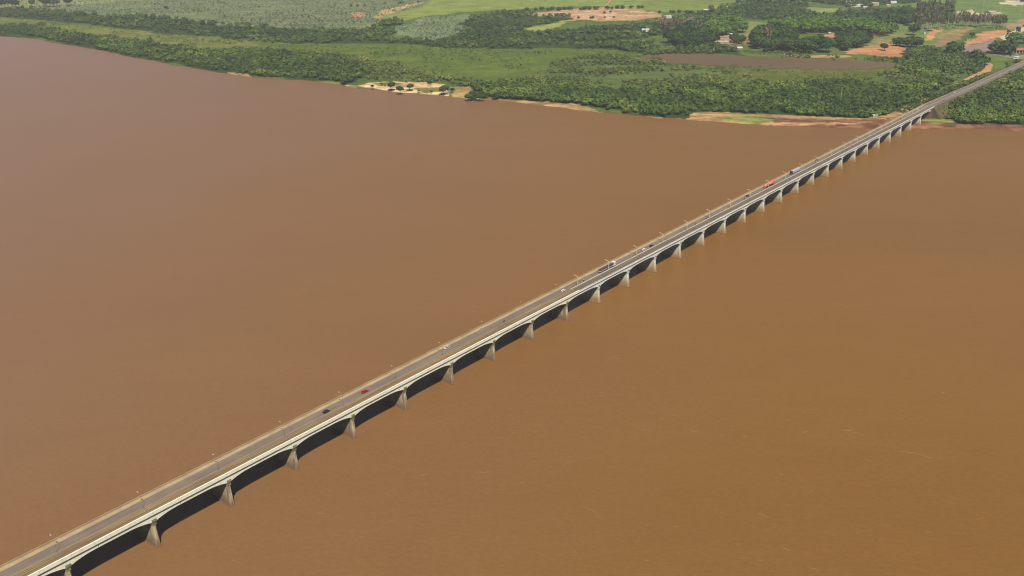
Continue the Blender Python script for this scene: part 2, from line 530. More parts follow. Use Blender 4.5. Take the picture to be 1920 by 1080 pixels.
# small features on the bank, with finer edges: (colours a and b mottled, outline)
C_s1, C_s2, C_t1, C_t2, C_m1, C_m2, C_g1, C_g2 = A(180, 148, 104), A(236, 208, 164), A(146, 120, 78), A(196, 160, 114), A(116, 78, 56), A(158, 112, 84), A(120, 130, 60), A(165, 160, 92)
FINE = [
    (C_s1, C_s2, [(668, 162), (690, 156), (720, 154), (780, 155), (832, 158), (836, 167), (842, 178), (800, 178), (760, 175), (736, 171), (716, 167), (700, 163)]),
    (C_t1, C_s1, [(842, 164), (880, 163), (886, 170), (872, 175), (846, 172)]),
    (C_g1, C_t2, [(838, 168), (880, 172), (884, 186), (850, 182)]),
    (C_t1, C_t2, [(600, 152), (636, 156), (668, 162), (664, 168), (636, 161)]),
    (C_g1, C_g1, [(600, 151), (640, 154), (642, 159), (610, 157)]),
    (C_t1, C_t2, [(1306, 210), (1360, 212), (1450, 216), (1560, 221), (1620, 223), (1660, 217), (1706, 196), (1720, 204), (1700, 216), (1650, 232), (1560, 235), (1470, 233), (1390, 232), (1330, 229), (1280, 225), (1300, 214)]),
    (C_m1, C_m2, [(1440, 222), (1530, 222), (1640, 226), (1700, 222), (1690, 236), (1640, 238), (1540, 237), (1440, 234)]),
    (C_m2, C_t2, [(1440, 229), (1500, 230), (1600, 231), (1640, 230), (1600, 233), (1500, 234), (1430, 233)]),
    (C_g1, C_g2, [(1356, 217), (1400, 215), (1440, 221), (1450, 228), (1400, 230), (1360, 225)]),
    (C_m1, C_m2, [(1700, 216), (1750, 222), (1800, 233), (1990, 236), (1990, 244), (1800, 242), (1730, 240), (1690, 238)]),
    (C_g1, C_g2, [(1730, 219), (1764, 220), (1794, 230), (1760, 233), (1730, 229)]),
    (C_t1, C_t2, [(884, 181), (980, 188), (1040, 193), (1090, 196), (1110, 204), (1150, 214), (1060, 207), (980, 197), (920, 190)]),
    (C_t1, C_t2, [(1170, 213), (1240, 219), (1290, 222), (1290, 228), (1220, 222)]),
    (C_g1, C_t2, [(1450, 217), (1540, 221), (1600, 224), (1560, 226), (1470, 222)]),
    (C_g1, C_t1, [(700, 157), (730, 155), (760, 158), (740, 162), (710, 162)]),
    (C_g1, C_t1, [(775, 166), (826, 164), (834, 172), (800, 174)]),
    (C_t1, C_s1, [(428, 135), (470, 140), (470, 146), (440, 142)]),
]
FINE += [
    (A(180, 134, 96), A(218, 186, 152), [(1000, 26), (1060, 20), (1130, 16), (1190, 19), (1236, 26), (1210, 32), (1180, 37), (1130, 39), (1094, 36), (1050, 34)]),
    (A(130, 130, 78), A(200, 160, 116), [(1150, 22), (1215, 24), (1216, 29), (1160, 28)]),
    (A(120, 128, 70), A(190, 150, 108), [(1620, 80), (1650, 78), (1660, 84), (1640, 90), (1622, 88)]),
    (A(128, 130, 76), A(180, 140, 100), [(1756, 66), (1800, 56), (1800, 66), (1764, 78)]),
    (A(190, 120, 84), A(222, 170, 130), [(655, 24), (680, 24), (686, 30), (664, 34)]),
    (A(170, 150, 90), A(206, 170, 120), [(716, 20), (780, 6), (800, 4), (760, 16), (724, 30), (712, 36), (700, 34)]),
]
FINE = [(a, b, W(p, 2.0)) for a, b, p in FINE]

WOODS = {
    'river': [[(-700, 20), (-300, 36), (-100, 44), (0, 48), (70, 47), (100, 56), (130, 68), (200, 74), (250, 76), (330, 90), (420, 94), (480, 100), (560, 104), (640, 112), (676, 128), (684, 142), (660, 153), (640, 156),
               (600, 151), (520, 146), (470, 143), (400, 133), (320, 119), (260, 108), (200, 96), (130, 83), (60, 71), (0, 66), (-200, 53), (-500, 36), (-700, 26)],
              [(820, 150), (900, 160), (960, 158), (1000, 160), (1100, 164), (1200, 168), (1320, 160), (1400, 162), (1500, 158), (1560, 156), (1640, 165), (1700, 166), (1740, 150), (1700, 140), (1680, 128), (1676, 116),
               (1700, 96), (1740, 92), (1780, 96), (1800, 100), (1850, 108), (1846, 124), (1830, 140), (1790, 156), (1772, 166), (1740, 180), (1700, 200), (1660, 214), (1600, 221), (1500, 219),
               (1400, 213), (1330, 210), (1310, 216), (1290, 224), (1220, 217), (1160, 212), (1110, 203), (1090, 197), (1040, 197), (980, 190), (930, 185), (900, 176), (860, 160)],
              [(1756, 212), (1776, 196), (1800, 186), (1850, 168), (1890, 146), (1930, 122), (2300, 60), (2500, 240), (2200, 250), (1920, 241), (1840, 238), (1780, 232)]],
    'far': [[(-700, 10), (-100, 18), (0, 22), (50, 15), (80, 20), (150, 23), (210, 33), (250, 27), (330, 38), (420, 47), (480, 52), (600, 56), (690, 54), (700, 50), (740, 36), (760, 40), (730, 56), (730, 72), (800, 80), (860, 70), (866, 44), (900, 28), (940, 22), (1000, 20),
             (1000, 30), (1020, 34), (1070, 32), (1086, 36), (1040, 42), (990, 50), (985, 56), (1010, 60), (1060, 54), (1160, 46), (1250, 38), (1280, 30), (1380, 10), (1400, 2), (1500, 4), (1520, 12), (1500, 16), (1540, 28), (1520, 34), (1440, 38), (1396, 36), (1340, 40), (1260, 56),
             (1240, 66), (1180, 74), (1060, 78), (1040, 80), (1190, 84), (1300, 86), (1380, 94), (1386, 104), (1340, 101), (1300, 100), (1250, 100), (1200, 104), (1190, 95), (1150, 92), (1060, 91), (950, 92), (850, 90), (780, 82), (700, 80), (650, 82), (520, 78), (400, 68), (300, 62), (220, 52), (150, 45), (80, 38), (0, 31), (-200, 24)],
            [(1440, -4), (1640, -8), (1720, -10), (1720, 4), (1640, 12), (1600, 14), (1540, 6), (1460, 2)],
            [(1560, 22), (1620, 16), (1720, 14), (1724, 40), (1680, 46), (1620, 42), (1570, 32)]],
    'scrub': [[(990, 146), (1040, 122), (1080, 106), (1130, 100), (1190, 106), (1230, 118), (1300, 124), (1350, 132), (1440, 150), (1400, 162), (1320, 160), (1200, 168), (1100, 164), (1000, 160), (900, 156)],
              [(420, 94), (520, 92), (640, 100), (720, 116), (800, 140), (900, 150), (900, 158), (820, 152), (700, 146), (676, 128), (560, 104)],
              [(1700, 120), (1780, 96), (1850, 108), (1840, 130), (1780, 160), (1700, 160), (1620, 162), (1500, 160), (1560, 154), (1690, 140)],
              [(1380, 100), (1400, 104), (1460, 108), (1560, 112), (1660, 116), (1690, 110), (1660, 108), (1580, 108), (1480, 102), (1400, 96)]],
    'heath': [[(-700, -30), (-700, 8), (-100, 18), (100, 16), (220, 30), (330, 36), (420, 46), (600, 54), (690, 52), (710, 40), (740, 24), (800, 8), (830, -30)],
              [(730, 58), (764, 44), (800, 32), (850, 30), (868, 44), (862, 70), (800, 78)],
              [(1030, 72), (1090, 62), (1160, 58), (1150, 64), (1120, 72), (1050, 76)]],
}
WOODS = {k: [W(p) for p in v] for k, v in WOODS.items()}
POND = W([(1203, 108), (1207, 104), (1250, 101.5), (1330, 101), (1370, 104), (1400, 107), (1450, 109), (1520, 110), (1580, 112), (1660, 117), (1690, 119), (1694, 123), (1680, 126), (1600, 131), (1520, 130), (1420, 127.5), (1330, 122.5), (1250, 118), (1210, 112)])


def in_any(x, y, polys):
    r = np.zeros(np.asarray(x).shape, bool)
    for p in polys: r |= inside(x, y, p)
    return r


# ------------------------------------------------------------------ ground sheet
def build_ground():
    xs = np.concatenate([np.linspace(-14000, -1900, 24, endpoint=False), np.arange(-1900, -300, 4.0), np.arange(-300, 800, 2.5), np.arange(800, 1900, 4.0), np.linspace(1900, 14000, 24)])
    ys = [0.0]
    t = np.concatenate([np.array([-60, -30, -16, -8, -4, -2, 0, 1.5, 3, 6, 9, 12, 16, 20, 24, 28, 32]), np.arange(36, 160, 5), np.arange(160, 900, 8), np.arange(900, 2400, 12), np.geomspace(2400, 12000, 16)])
    X, T = np.meshgrid(xs, t)
    Y0 = shore_y(xs)[None, :]
    # rows follow the shoreline near it and relax to straight rows inland
    k = np.clip(1 - (T - 30) / 1500, 0, 1)
    base = 1250.0
    Y = base + (Y0 - base) * 1.0 + T
    Z = np.interp(T, [-60, -8, 0, 4, 12, 40], [-4, -1.2, 0.0, 0.9, 2.2, 3.0])
    Z = Z + np.where(T > 40, 0.25 * vnoise(X, Y, 1 / 60, 9), 0)
    x, y = X.ravel(), Y.ravel()
    wx = x + 7 * vnoise(x, y, 1 / 22, 21) + 12 * vnoise(x, y, 1 / 70, 22)
    wy = y + 9 * vnoise(x, y, 1 / 22, 23) + 16 * vnoise(x, y, 1 / 70, 24)
    C = np.empty((x.size, 4)); C[:] = (*C_mead, 1)
    for c, p in COVER:
        C[inside(wx, wy, p), :3] = c
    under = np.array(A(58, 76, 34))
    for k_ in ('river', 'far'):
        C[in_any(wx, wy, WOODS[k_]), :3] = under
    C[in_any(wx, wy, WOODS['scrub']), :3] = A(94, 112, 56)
    Tr = T.ravel()
    fx = x + 3 * vnoise(x, y, 1 / 9, 41); fy = y + 5 * vnoise(x, y, 1 / 9, 42)
    C[Tr < 3, :3] = A(112, 76, 54)
    mt = np.clip(0.5 + 0.9 * vnoise(x / 3, y, 1 / 7, 43) + 0.4 * vnoise(x, y, 1 / 4, 44), 0, 1)[:, None]
    for a, b, p in FINE:
        k_ = inside(fx, fy, p)
        C[k_, :3] = (np.array(a) * (1 - mt) + np.array(b) * mt)[k_]
    C[Tr < 1.5, :3] = A(118, 76, 54)
    nx, ny = len(xs), len(t)
    V = np.stack([x, y, Z.ravel()], 1)
    idx = np.arange(nx * ny).reshape(ny, nx)
    F = np.stack([idx[:-1, :-1], idx[:-1, 1:], idx[1:, 1:], idx[1:, :-1]], -1).reshape(-1, 4)
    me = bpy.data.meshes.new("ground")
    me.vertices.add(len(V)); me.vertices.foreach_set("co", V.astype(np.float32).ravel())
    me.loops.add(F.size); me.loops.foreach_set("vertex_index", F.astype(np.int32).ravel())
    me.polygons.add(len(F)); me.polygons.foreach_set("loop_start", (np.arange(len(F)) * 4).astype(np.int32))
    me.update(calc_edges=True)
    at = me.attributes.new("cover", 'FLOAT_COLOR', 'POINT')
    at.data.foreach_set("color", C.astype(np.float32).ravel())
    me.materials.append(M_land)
    me.polygons.foreach_set("use_smooth", np.ones(len(F), bool))
    tag(mesh_obj("ground", me), kind="structure")


build_ground()

# river: one sheet
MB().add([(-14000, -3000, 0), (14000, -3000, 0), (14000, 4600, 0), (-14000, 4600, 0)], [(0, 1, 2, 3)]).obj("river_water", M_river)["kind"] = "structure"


def sheet(name, poly, mat, z, step=6.0, wob=2.0, world=False, seed=1):
    pts = poly if world else W(poly, z)
    out = []
    for k in range(len(pts)):
        a = Vector(pts[k]); b = Vector(pts[(k + 1) % len(pts)])
        n = max(1, int((b - a).length / step))
        for i in range(n):
            p = a.lerp(b, i / n)
            q = 1.0
            out.append((p.x + wob * float(vnoise(p.x, p.y, 1 / 14, seed)), p.y + 1.6 * wob * float(vnoise(p.x, p.y, 1 / 14, seed + 1)), z))
    me = bpy.data.meshes.new(name)
    me.from_pydata(out, [], [tuple(range(len(out)))])
    me.materials.append(mat)
    if me.polygons[0].normal.z < 0: me.flip_normals()
    return tag(mesh_obj(name, me), kind="structure")


sheet("pond_water", POND, M_pond, 3.35, 8, 4, True)
sheet("pond_sand", [(1468, 100), (1500, 104), (1580, 103), (1600, 105), (1590, 108), (1500, 108), (1472, 104)], M_tan, 3.30)
sheet("dirt_track", [(1130, 15), (1134, 14), (1150, -2), (1154, -6), (1150, -6), (1142, 2)], M_red, 3.3, wob=0.5)
sheet("dirt_path", [(1846, 116), (1858, 118), (1862, 124), (1856, 134), (1840, 140), (1820, 147), (1812, 151), (1806, 149), (1822, 141), (1842, 132), (1848, 126)], M_red, 3.34, wob=1.5)
sheet("sandy_path", [(1790, 156), (1798, 156), (1800, 162), (1784, 170), (1778, 167)], M_tan, 3.34, wob=1.0)
sheet("sandy_path", [(1730, 186), (1742, 184), (1744, 188), (1734, 194), (1720, 197), (1700, 206), (1694, 204), (1716, 194)], M_tan, 3.34, wob=1.0)
sheet("customs_yard", [(1800, 98), (1812, 86), (1836, 82), (1862, 72), (1876, 78), (1872, 90), (1856, 96), (1900, 104), (1960, 100), (1960, 112), (1904, 110), (1846, 100)], M_pink, 3.30, wob=1.0)
sheet("concrete_road", [(1872, 70), (1884, 76), (1924, 56), (1990, 34), (1984, 28), (1914, 52)], M_pale, 3.34, wob=0.3)
sheet("beach_clearing", [(1618, 62), (1660, 64), (1640, 70), (1610, 72)], M_red, 3.3)
sheet("park_clearing", [(1518, 70), (1568, 62), (1572, 66), (1560, 70), (1530, 73)], M_red, 3.3)

# foam streaks drifting on the water
fm = MB()
for (x, y, L, wd, a) in [(1702, 848, 9, 1.0, -10), (1722, 852, 14, .5, -12), (1740, 857, 6, .9, -25), (1590, 807, 9, .9, 10), (1606, 812, 10, .5, -30), (1768, 736, 3, 1.6, 60), (1510, 810, 5, .9, 0), (1300, 808, 6, .7, -10), (1155, 672, 9, .8, 0), (783, 578, 7, .8, 5), (1578, 570, 7, .9, 0), (1520, 597, 4, .9, 0), (570, 542, 6, .9, -10), (795, 890, 4, .8, 30),
                       (1110, 958, 10, .5, -40), (530, 740, 5, .8, 40), (405, 720, 4, .9, 0), (1240, 785, 4, .7, 0), (1475, 1030, 5, .7, -20), (960, 355, 10, 1.2, 5), (905, 885, 8, .5, -10), (1060, 630, 4, .8, 0), (1395, 818, 3, .8, 0), (980, 905, 3, .7, 0), (1430, 965, 7, .5, -35), (600, 963, 4, .7, 20), (1690, 770, 3, .7, 0), (390, 198, 10, 2, 0), (75, 130, 16, 2.5, 0), (1350, 660, 4, .7, 0)]:
    c = G(x, y, 0.02); ca, sa = math.cos(rad(a)), math.sin(rad(a))
    up, dn = [], []
    n = 9
    for i in range(n):
        u = -L / 2 + L * i / (n - 1)
        h = wd * 0.5 * math.sin(math.pi * (i + .15) / (n - .7)) * random.uniform(.5, 1.2)
        m_ = 0.5 * math.sin(i * 1.1 + x)
        up.append((c[0] + u * ca - (m_ + h) * sa, c[1] + u * sa + (m_ + h) * ca, 0.02)); dn.append((c[0] + u * ca - (m_ - h) * sa, c[1] + u * sa + (m_ - h) * ca, 0.02))
    fm.add(up + dn[::-1], [tuple(range(2 * n))])
rf = random.Random(77)
for _ in range(260):
    y = 340 + 1500 * rf.random() ** 1.6
    x = rf.uniform(-.55, .55) * y
    if y > float(shore_y(x)) - 15: continue
    L = rf.uniform(1.0, 4.5) * (1 + y / 1500); wd = rf.uniform(.15, .35) * (1 + y / 700); a = rad(rf.gauss(-15, 22))
    ca, sa = math.cos(a), math.sin(a)
    fm.add([(x - L / 2 * ca, y - L / 2 * sa, .02), (x + wd * sa * .6, y - wd * ca * .6, .02), (x + L / 2 * ca, y + L / 2 * sa, .02), (x - wd * sa * .5, y + wd * ca * .5, .02)], [(0, 1, 2, 3)])
tag(fm.obj("foam", M_foam), "thin pale foam streaks drifting on the muddy river", "foam", kind="stuff")


# ------------------------------------------------------------------ vegetation
def crown_arrays(seed, nq, leaf, core=True, flat=0.75, spiky=0.18, hgt=1.0):
    """unit crown (radius ~1, centre at origin): leaf-clump quads over lumps plus an inner core"""
    r = np.random.default_rng(seed)
    lumps = r.normal(size=(7, 3)); lumps /= np.linalg.norm(lumps, axis=1)[:, None]
    lumps[:, 2] = np.abs(lumps[:, 2]) * 0.8
    la = r.uniform(0.12, 0.42, 7)
    dirs = r.normal(size=(nq, 3)); dirs /= np.linalg.norm(dirs, axis=1)[:, None]
    dirs[:, 2] = np.where(dirs[:, 2] < -0.35, -dirs[:, 2], dirs[:, 2])

    def radius(d):
        return 0.72 + (np.clip(d @ lumps.T, 0, 1) ** 4 * la).sum(1)
    R = radius(dirs) * r.uniform(1 - spiky * 1.6, 1 + spiky, nq)
    P = dirs * R[:, None]
    nrm = dirs + r.normal(size=(nq, 3)) * 0.45
    nrm /= np.linalg.norm(nrm, axis=1)[:, None]
    t = np.cross(nrm, r.normal(size=(nq, 3))); t /= np.linalg.norm(t, axis=1)[:, None]
    b = np.cross(nrm, t)
    s = leaf * r.uniform(0.6, 1.3, nq)[:, None]
    V = np.stack([P + t * s, P + b * s * .8, P - t * s * .9, P - b * s], 1).reshape(-1, 3)
    F = np.arange(nq * 4).reshape(-1, 4)
    if core:
        th = [0.0, 1.1, 2.0]
        ring = []
        n = 7
        cv = [(0, 0, 1.0)] + [(math.sin(a) * math.cos(2 * math.pi * (i + .5 * k) / n), math.sin(a) * math.sin(2 * math.pi * (i + .5 * k) / n), math.cos(a)) for k, a in enumerate((0.75, 1.45, 2.1)) for i in range(n)] + [(0, 0, -.75)]
        cv = np.array(cv); cv = cv * (radius(cv / np.linalg.norm(cv, axis=1)[:, None]) * 0.86)[:, None]
        cf = []
        for i in range(n):
            j = (i + 1) % n
            cf.append((0, 1 + i, 1 + j, 1 + j))
            for k in range(2):
                o, q = 1 + k * n, 1 + (k + 1) * n
                cf.append((o + i, q + i, q + j, o + j))
            cf.append((1 + 2 * n + i, 3 * n + 1, 3 * n + 1, 1 + 2 * n + j))
        F = np.vstack([F, np.array(cf) + len(V)])
        V = np.vstack([V, cv])
    V = V * np.array([1, 1, flat * hgt])
    return V, F


def faces_mesh(name, V, F, mat):
    """F rows of 4; a row with a repeated index is a triangle"""
    tri = (F[:, 2] == F[:, 3]) | (F[:, 1] == F[:, 2])
    q = F[~tri]; t = F[tri]
    t = np.stack([t[:, 0], t[:, 1], t[:, 3]], 1)
    me = bpy.data.meshes.new(name)
    me.vertices.add(len(V)); me.vertices.foreach_set("co", V.astype(np.float32).ravel())
    loops = np.concatenate([q.ravel(), t.ravel()]).astype(np.int32)
    me.loops.add(len(loops)); me.loops.foreach_set("vertex_index", loops)
    me.polygons.add(len(q) + len(t))
    st = np.concatenate([np.arange(len(q)) * 4, len(q) * 4 + np.arange(len(t)) * 3]).astype(np.int32)
    me.polygons.foreach_set("loop_start", st)
    me.update(calc_edges=True)
    me.materials.append(mat)
    return me


def scatter(poly_list, spacing, jitter=0.8, seed=0, grow=0.0, ragged=1.0):
    """jittered grid inside world polygons; spacing grows with distance when grow > 0"""
    r = np.random.default_rng(seed)
    out = []
    for p in poly_list:
        P = np.array(p)
        y = max(P[:, 1].min(), 1200); y1 = min(P[:, 1].max(), 4300)
        x0, x1 = max(P[:, 0].min(), -1900), min(P[:, 0].max(), 1900)
        while y < y1:
            s = spacing * (1 + grow * max(0, (y - 1500) / 1000))
            x = np.arange(x0, x1, s)
            if len(x):
                xx = x + r.uniform(-.5, .5, len(x)) * s * jitter * 1.6; yy = y + r.uniform(-.5, .5, len(x)) * s * jitter * 1.6
                # keep what the camera or a step beside it can see
                ok = inside(xx + ragged * (8 * vnoise(xx, yy, 1 / 22, 21) + 16 * vnoise(xx, yy, 1 / 70, 25)), yy + ragged * (14 * vnoise(xx, yy, 1 / 22, 23) + 40 * vnoise(xx / 2, yy, 1 / 80, 26)) + ragged * r.normal(0, 9, len(xx)), p) & (np.abs(xx) < 0.56 * yy + 60)
                out += list(zip(xx[ok], yy[ok]))
            y += s
    return np.array(out)


def road_clear(pts, lo=-22, hi=4):
    rel = pts - np.array([P0.x, P0.y])
    s = rel @ np.array([dv.x, dv.y]) / SPAN; n = rel @ np.array([nv.x, nv.y])
    return pts[~((n > lo) & (n < hi) & (s > 25) & (s < 62))]


def mass(name, pts, variants, smin, smax, mat, label, cat, z=3.0, hmul=1.0, seed=5, patch=None):
    r = np.random.default_rng(seed)
    if patch is not None:   # gaps: thin out by low-frequency noise
        sc, cut = patch
        pts = pts[(vnoise(pts[:, 0], pts[:, 1], sc, seed + 50) + r.uniform(-.35, .35, len(pts))) > cut]
    Vs, Fs, Ts, off = [], [], [], 0
    tn = np.clip(0.5 + 0.28 * vnoise(pts[:, 0], pts[:, 1], 1 / 28, seed + 70) + 0.22 * vnoise(pts[:, 0], pts[:, 1], 1 / 90, seed + 71) + r.normal(0, .17, len(pts)), 0, 1)
    which = r.integers(0, len(variants), len(pts))
    sizes = r.uniform(smin, smax, len(pts)) * (1 + 0.35 * vnoise(pts[:, 0], pts[:, 1], 1 / 45, seed + 60))
    for k, (V, F) in enumerate(variants):
        sel = which == k
        n = int(sel.sum())
        if not n: continue
        p = pts[sel]; s = sizes[sel]; a = r.uniform(0, 2 * math.pi, n)
        ca, sa = np.cos(a), np.sin(a)
        X = V[None, :, 0] * ca[:, None] - V[None, :, 1] * sa[:, None]
        Y = V[None, :, 0] * sa[:, None] + V[None, :, 1] * ca[:, None]
        hz = r.uniform(0.8, 1.25, n) * hmul
        Zc = V[None, :, 2] * hz[:, None]
        VV = np.stack([X * s[:, None] + p[:, 0:1], Y * s[:, None] + p[:, 1:2], (Zc + 0.62 * hmul) * s[:, None] + (p[:, 2:3] if pts.shape[1] == 3 else z)], -1).reshape(-1, 3)
        FF = (F[None] + (np.arange(n) * len(V))[:, None, None]).reshape(-1, 4) + off
        Vs.append(VV); Fs.append(FF); off += len(VV)
        Ts.append(np.repeat(tn[sel], len(V)))
    me = faces_mesh(name, np.vstack(Vs), np.vstack(Fs), mat)
    T_ = np.concatenate(Ts)
    at = me.attributes.new("tint", 'FLOAT', 'POINT')
    at.data.foreach_set("value", T_.astype(np.float32))
    print(name, len(pts), "plants", len(me.polygons), "faces")
    return tag(mesh_obj(name, me), label, cat, kind="stuff")


WV = [crown_arrays(100 + i, 46, 0.30) for i in range(6)]
SV = [crown_arrays(200 + i, 20, 0.38, core=True, flat=0.7) for i in range(5)]
HV = [crown_arrays(300 + i, 14, 0.42, core=False, flat=0.8) for i in range(5)]

pw = road_clear(scatter(WOODS['river'], 8.0, seed=1, grow=0.35))
# stay on land
pw = pw[pw[:, 1] > shore_y(pw[:, 0]) + 5]
BARE = [p for a, b, p in FINE[:17]]
pw = pw[~in_any(pw[:, 0], pw[:, 1], BARE) & ~in_any(pw[:, 0], pw[:, 1], [W([(1844, 112), (1864, 116), (1866, 126), (1858, 138), (1812, 154), (1796, 170), (1776, 174), (1740, 192), (1700, 210), (1690, 206), (1716, 192), (1730, 184), (1774, 164), (1788, 154), (1806, 146), (1838, 134), (1844, 126)])])]
mass("riverside_woodland", pw, WV, 3.2, 6.4, M_wood, "dense dark green wood of rounded trees along the river bank", "woodland", seed=5, patch=(1 / 42, -0.62))
em = []
for _ in range(1500):
    s_ = random.uniform(30.5, 47); side = random.random() < 0.6
    hb = float(np.interp(s_, [30, 31, 33, 36, 40, 44, 47], [17, 17, 15, 12, 8.6, 5.6, 4.2])) - 3
    o = random.uniform(0.12, 1.6) * (hb * 1.5 + 4)
    n_ = 3.2 + o if side else -21.5 - o
    if not side and s_ > 40: continue
    p_ = B(s_, n_, 0)
    em.append((p_.x, p_.y, max(2.6, 3 + hb - o / 1.5)))
em = np.array(em)
SLOPE = em
pf = scatter(WOODS['far'], 10.0, seed=2, grow=0.5)
mass("embankment_shrubbery", SLOPE, SV, 1.6, 3.8, M_wood, "green shrubbery climbing the sides of the approach embankment", "shrubbery", seed=12)
mass("inland_woodland", pf, WV, 3.5, 7.0, M_wood2, "dull green belt of woodland and thicket beyond the marsh meadow", "woodland", seed=6, patch=(1 / 60, -0.38))
ps = scatter(WOODS['scrub'], 7.5, seed=3, grow=0.2)
mass("thicket_scrub", ps, SV, 2.0, 4.2, M_scrub, "low patchy scrub between the marsh meadow and the riverside wood", "scrub", seed=7, patch=(1 / 35, -0.12))
ph = scatter(WOODS['heath'], 9.5, seed=4, grow=0.4)
mass("heath_scrub", ph, HV, 1.3, 2.8, M_heath, "grey green stippled scrub over the wide far fields", "scrub", seed=8, patch=(1 / 80, -0.55))
# tussocks and bushes over the marsh meadows
MARSH = [COVER[3][1], COVER[4][1], COVER[2][1]]
pm = road_clear(scatter(MARSH, 10.0, seed=6, grow=0.3))
mass("marsh_tussocks", pm, HV, 1.3, 3.2, M_reed, "low green tussocks dotted over the marsh meadow", "tussocks", seed=9, hmul=0.7, patch=(1 / 50, -0.1))

# ---- single trees
CR_DK = [faces_mesh("crown", *crown_arrays(400 + i, 230, 0.20, spiky=0.14), M_dkleaf) for i in range(4)]
CR_LT = [faces_mesh("crown", *crown_arrays(420 + i, 230, 0.20, spiky=0.14, flat=0.65), M_ltleaf) for i in range(3)]
CR_EU = [faces_mesh("crown", *crown_arrays(440 + i, 170, 0.26, core=False, spiky=0.35, flat=1.9), M_euleaf) for i in range(3)]
CR_BA = [faces_mesh("crown", *crown_arrays(460 + i, 200, 0.27, core=False, spiky=0.4, flat=2.0), M_bare) for i in range(3)]


def trunk_mesh(mat, h, r0, limbs=4, seed=0):
    rr = random.Random(seed)
    m = MB()
    m.tube([(0, 0, -0.3), (0.1, 0, h * .4), (0, 0.1, h * .8), (0, 0, h * 1.25)], [r0, r0 * .8, r0 * .6, r0 * .25], 7)
    for k in range(limbs):
        a = 2 * math.pi * k / limbs + rr.uniform(-.4, .4)
        L = h * rr.uniform(.35, .6)
        z = h * rr.uniform(.6, .85)
        m.tube([(0, 0, z), (math.cos(a) * L * .5, math.sin(a) * L * .5, z + L * .35), (math.cos(a) * L, math.sin(a) * L, z + L * .8)], [r0 * .45, r0 * .3, r0 * .12], 5)
    return m.mesh("trunk", mat)


TR = trunk_mesh(M_trunk, 0.62, 0.055, 5, 1)     # unit trunks, scaled with the crown radius
TR_EU = trunk_mesh(M_ptrunk, 2.3, 0.085, 5, 2)
TR_BA = trunk_mesh(M_ptrunk, 2.3, 0.07, 7, 3)

KIND = {'dark': (CR_DK, TR, 0.98, 1.0), 'light': (CR_LT, TR, 0.92, 1.0), 'eucalypt': (CR_EU, TR_EU, 3.3, 1.0), 'bare': (CR_BA, TR_BA, 3.0, 1.0)}
NAMES = {'dark': 'broadleaf_tree', 'light': 'spreading_tree', 'eucalypt': 'eucalyptus_tree', 'bare': 'bare_tree'}
ntree = 0


def tree(kind, x, y, r, label, group=None, z=3.0, hz=None, low=False):
    """thing: root at the foot, crown and trunk as parts; r = crown radius in metres"""
    global ntree
    crs, tr, zc, _ = KIND[kind]
    bush = "bush" in label and kind == 'dark'
    t = empty("bush" if bush else NAMES[kind], (x, y, z), random.uniform(0, 6.28))
    tag(t, label, "bush" if bush else "tree", group)
    if low or bush: zc = 0.55
    hz = hz or random.uniform(0.9, 1.15)
    c = mesh_obj("crown", random.choice(crs), t)
    c.location = (0, 0, zc * r * hz); c.scale = (r, r, r * hz)
    k = mesh_obj("trunk", tr, t)
    k.scale = (r, r, r * hz)
    ntree += 1
    return t


def tree_px(kind, px, py, wpx, label, group=None, hz=None, low=False):
    """px,py = foot of the tree in the photograph, wpx = crown width there"""
    g = G(px, py, 3.0)
    dist = math.sqrt(g[0] ** 2 + g[1] ** 2 + (CH - 3) ** 2)
    r = wpx * dist / FPX / 2
    tree(kind, g[0], g[1], r, label, group, hz=hz, low=low)


for a in [
    ('dark', 698, 165, 7, "small dark tree at the upstream end of the pale beach"),
    ('dark', 716, 160, 5, "slim dark sapling on the sand between small beach trees"),
    ('dark', 722, 161, 4, "darkest tiny bush on the open white sand"),
    ('dark', 733, 168, 15, "round dark tree at the water edge of the beach, first of a pair"),
    ('dark', 750, 174, 15, "round dark tree overhanging the water beside the beach"),
    ('dark', 768, 169, 14, "round green tree standing alone in the middle of the beach"),
    ('dark', 785, 172, 5, "small dark bush on the dry grass of the beach"),
    ('dark', 809, 173, 5, "narrow dark bush near the downstream end of the beach"),
    ('dark', 806, 160, 9, "dark tree at the back edge of the beach, by the meadow"),
    ('dark', 831, 176, 16, "broad loose tree at the downstream tip of the beach"),
    ('dark', 848, 173, 9, "narrow tree just past the downstream tip of the beach"),
    ('dark', 707, 150, 6, "lone bush at the meadow edge above the beach"),
]:
    tree_px(a[0], a[1], a[2], a[3], a[4])
for x, y, wd in [(878, 186, 16), (888, 184, 18), (899, 186, 18), (908, 182, 14)]:
    tree_px('dark', x, y, wd, "bushy dark tree in the clump leaning over the water past the beach", "trees in the waterside clump past the beach")
for x, y, wd in [(930, 184, 12), (940, 182, 14), (950, 183, 15)]:
    tree_px('dark', x, y, wd, "dark bushy tree on the bank in the next clump downstream", "trees in the second waterside clump")


def grove(kind, poly, spacing, rmin, rmax, label, group, seed):
    pts = scatter([W(poly)], spacing, 0.7, seed, ragged=0.3)
    r = random.Random(seed)
    for x, y in pts:
        tree(kind, float(x), float(y), r.uniform(rmin, rmax), label, group, hz=r.uniform(1.05, 1.4))


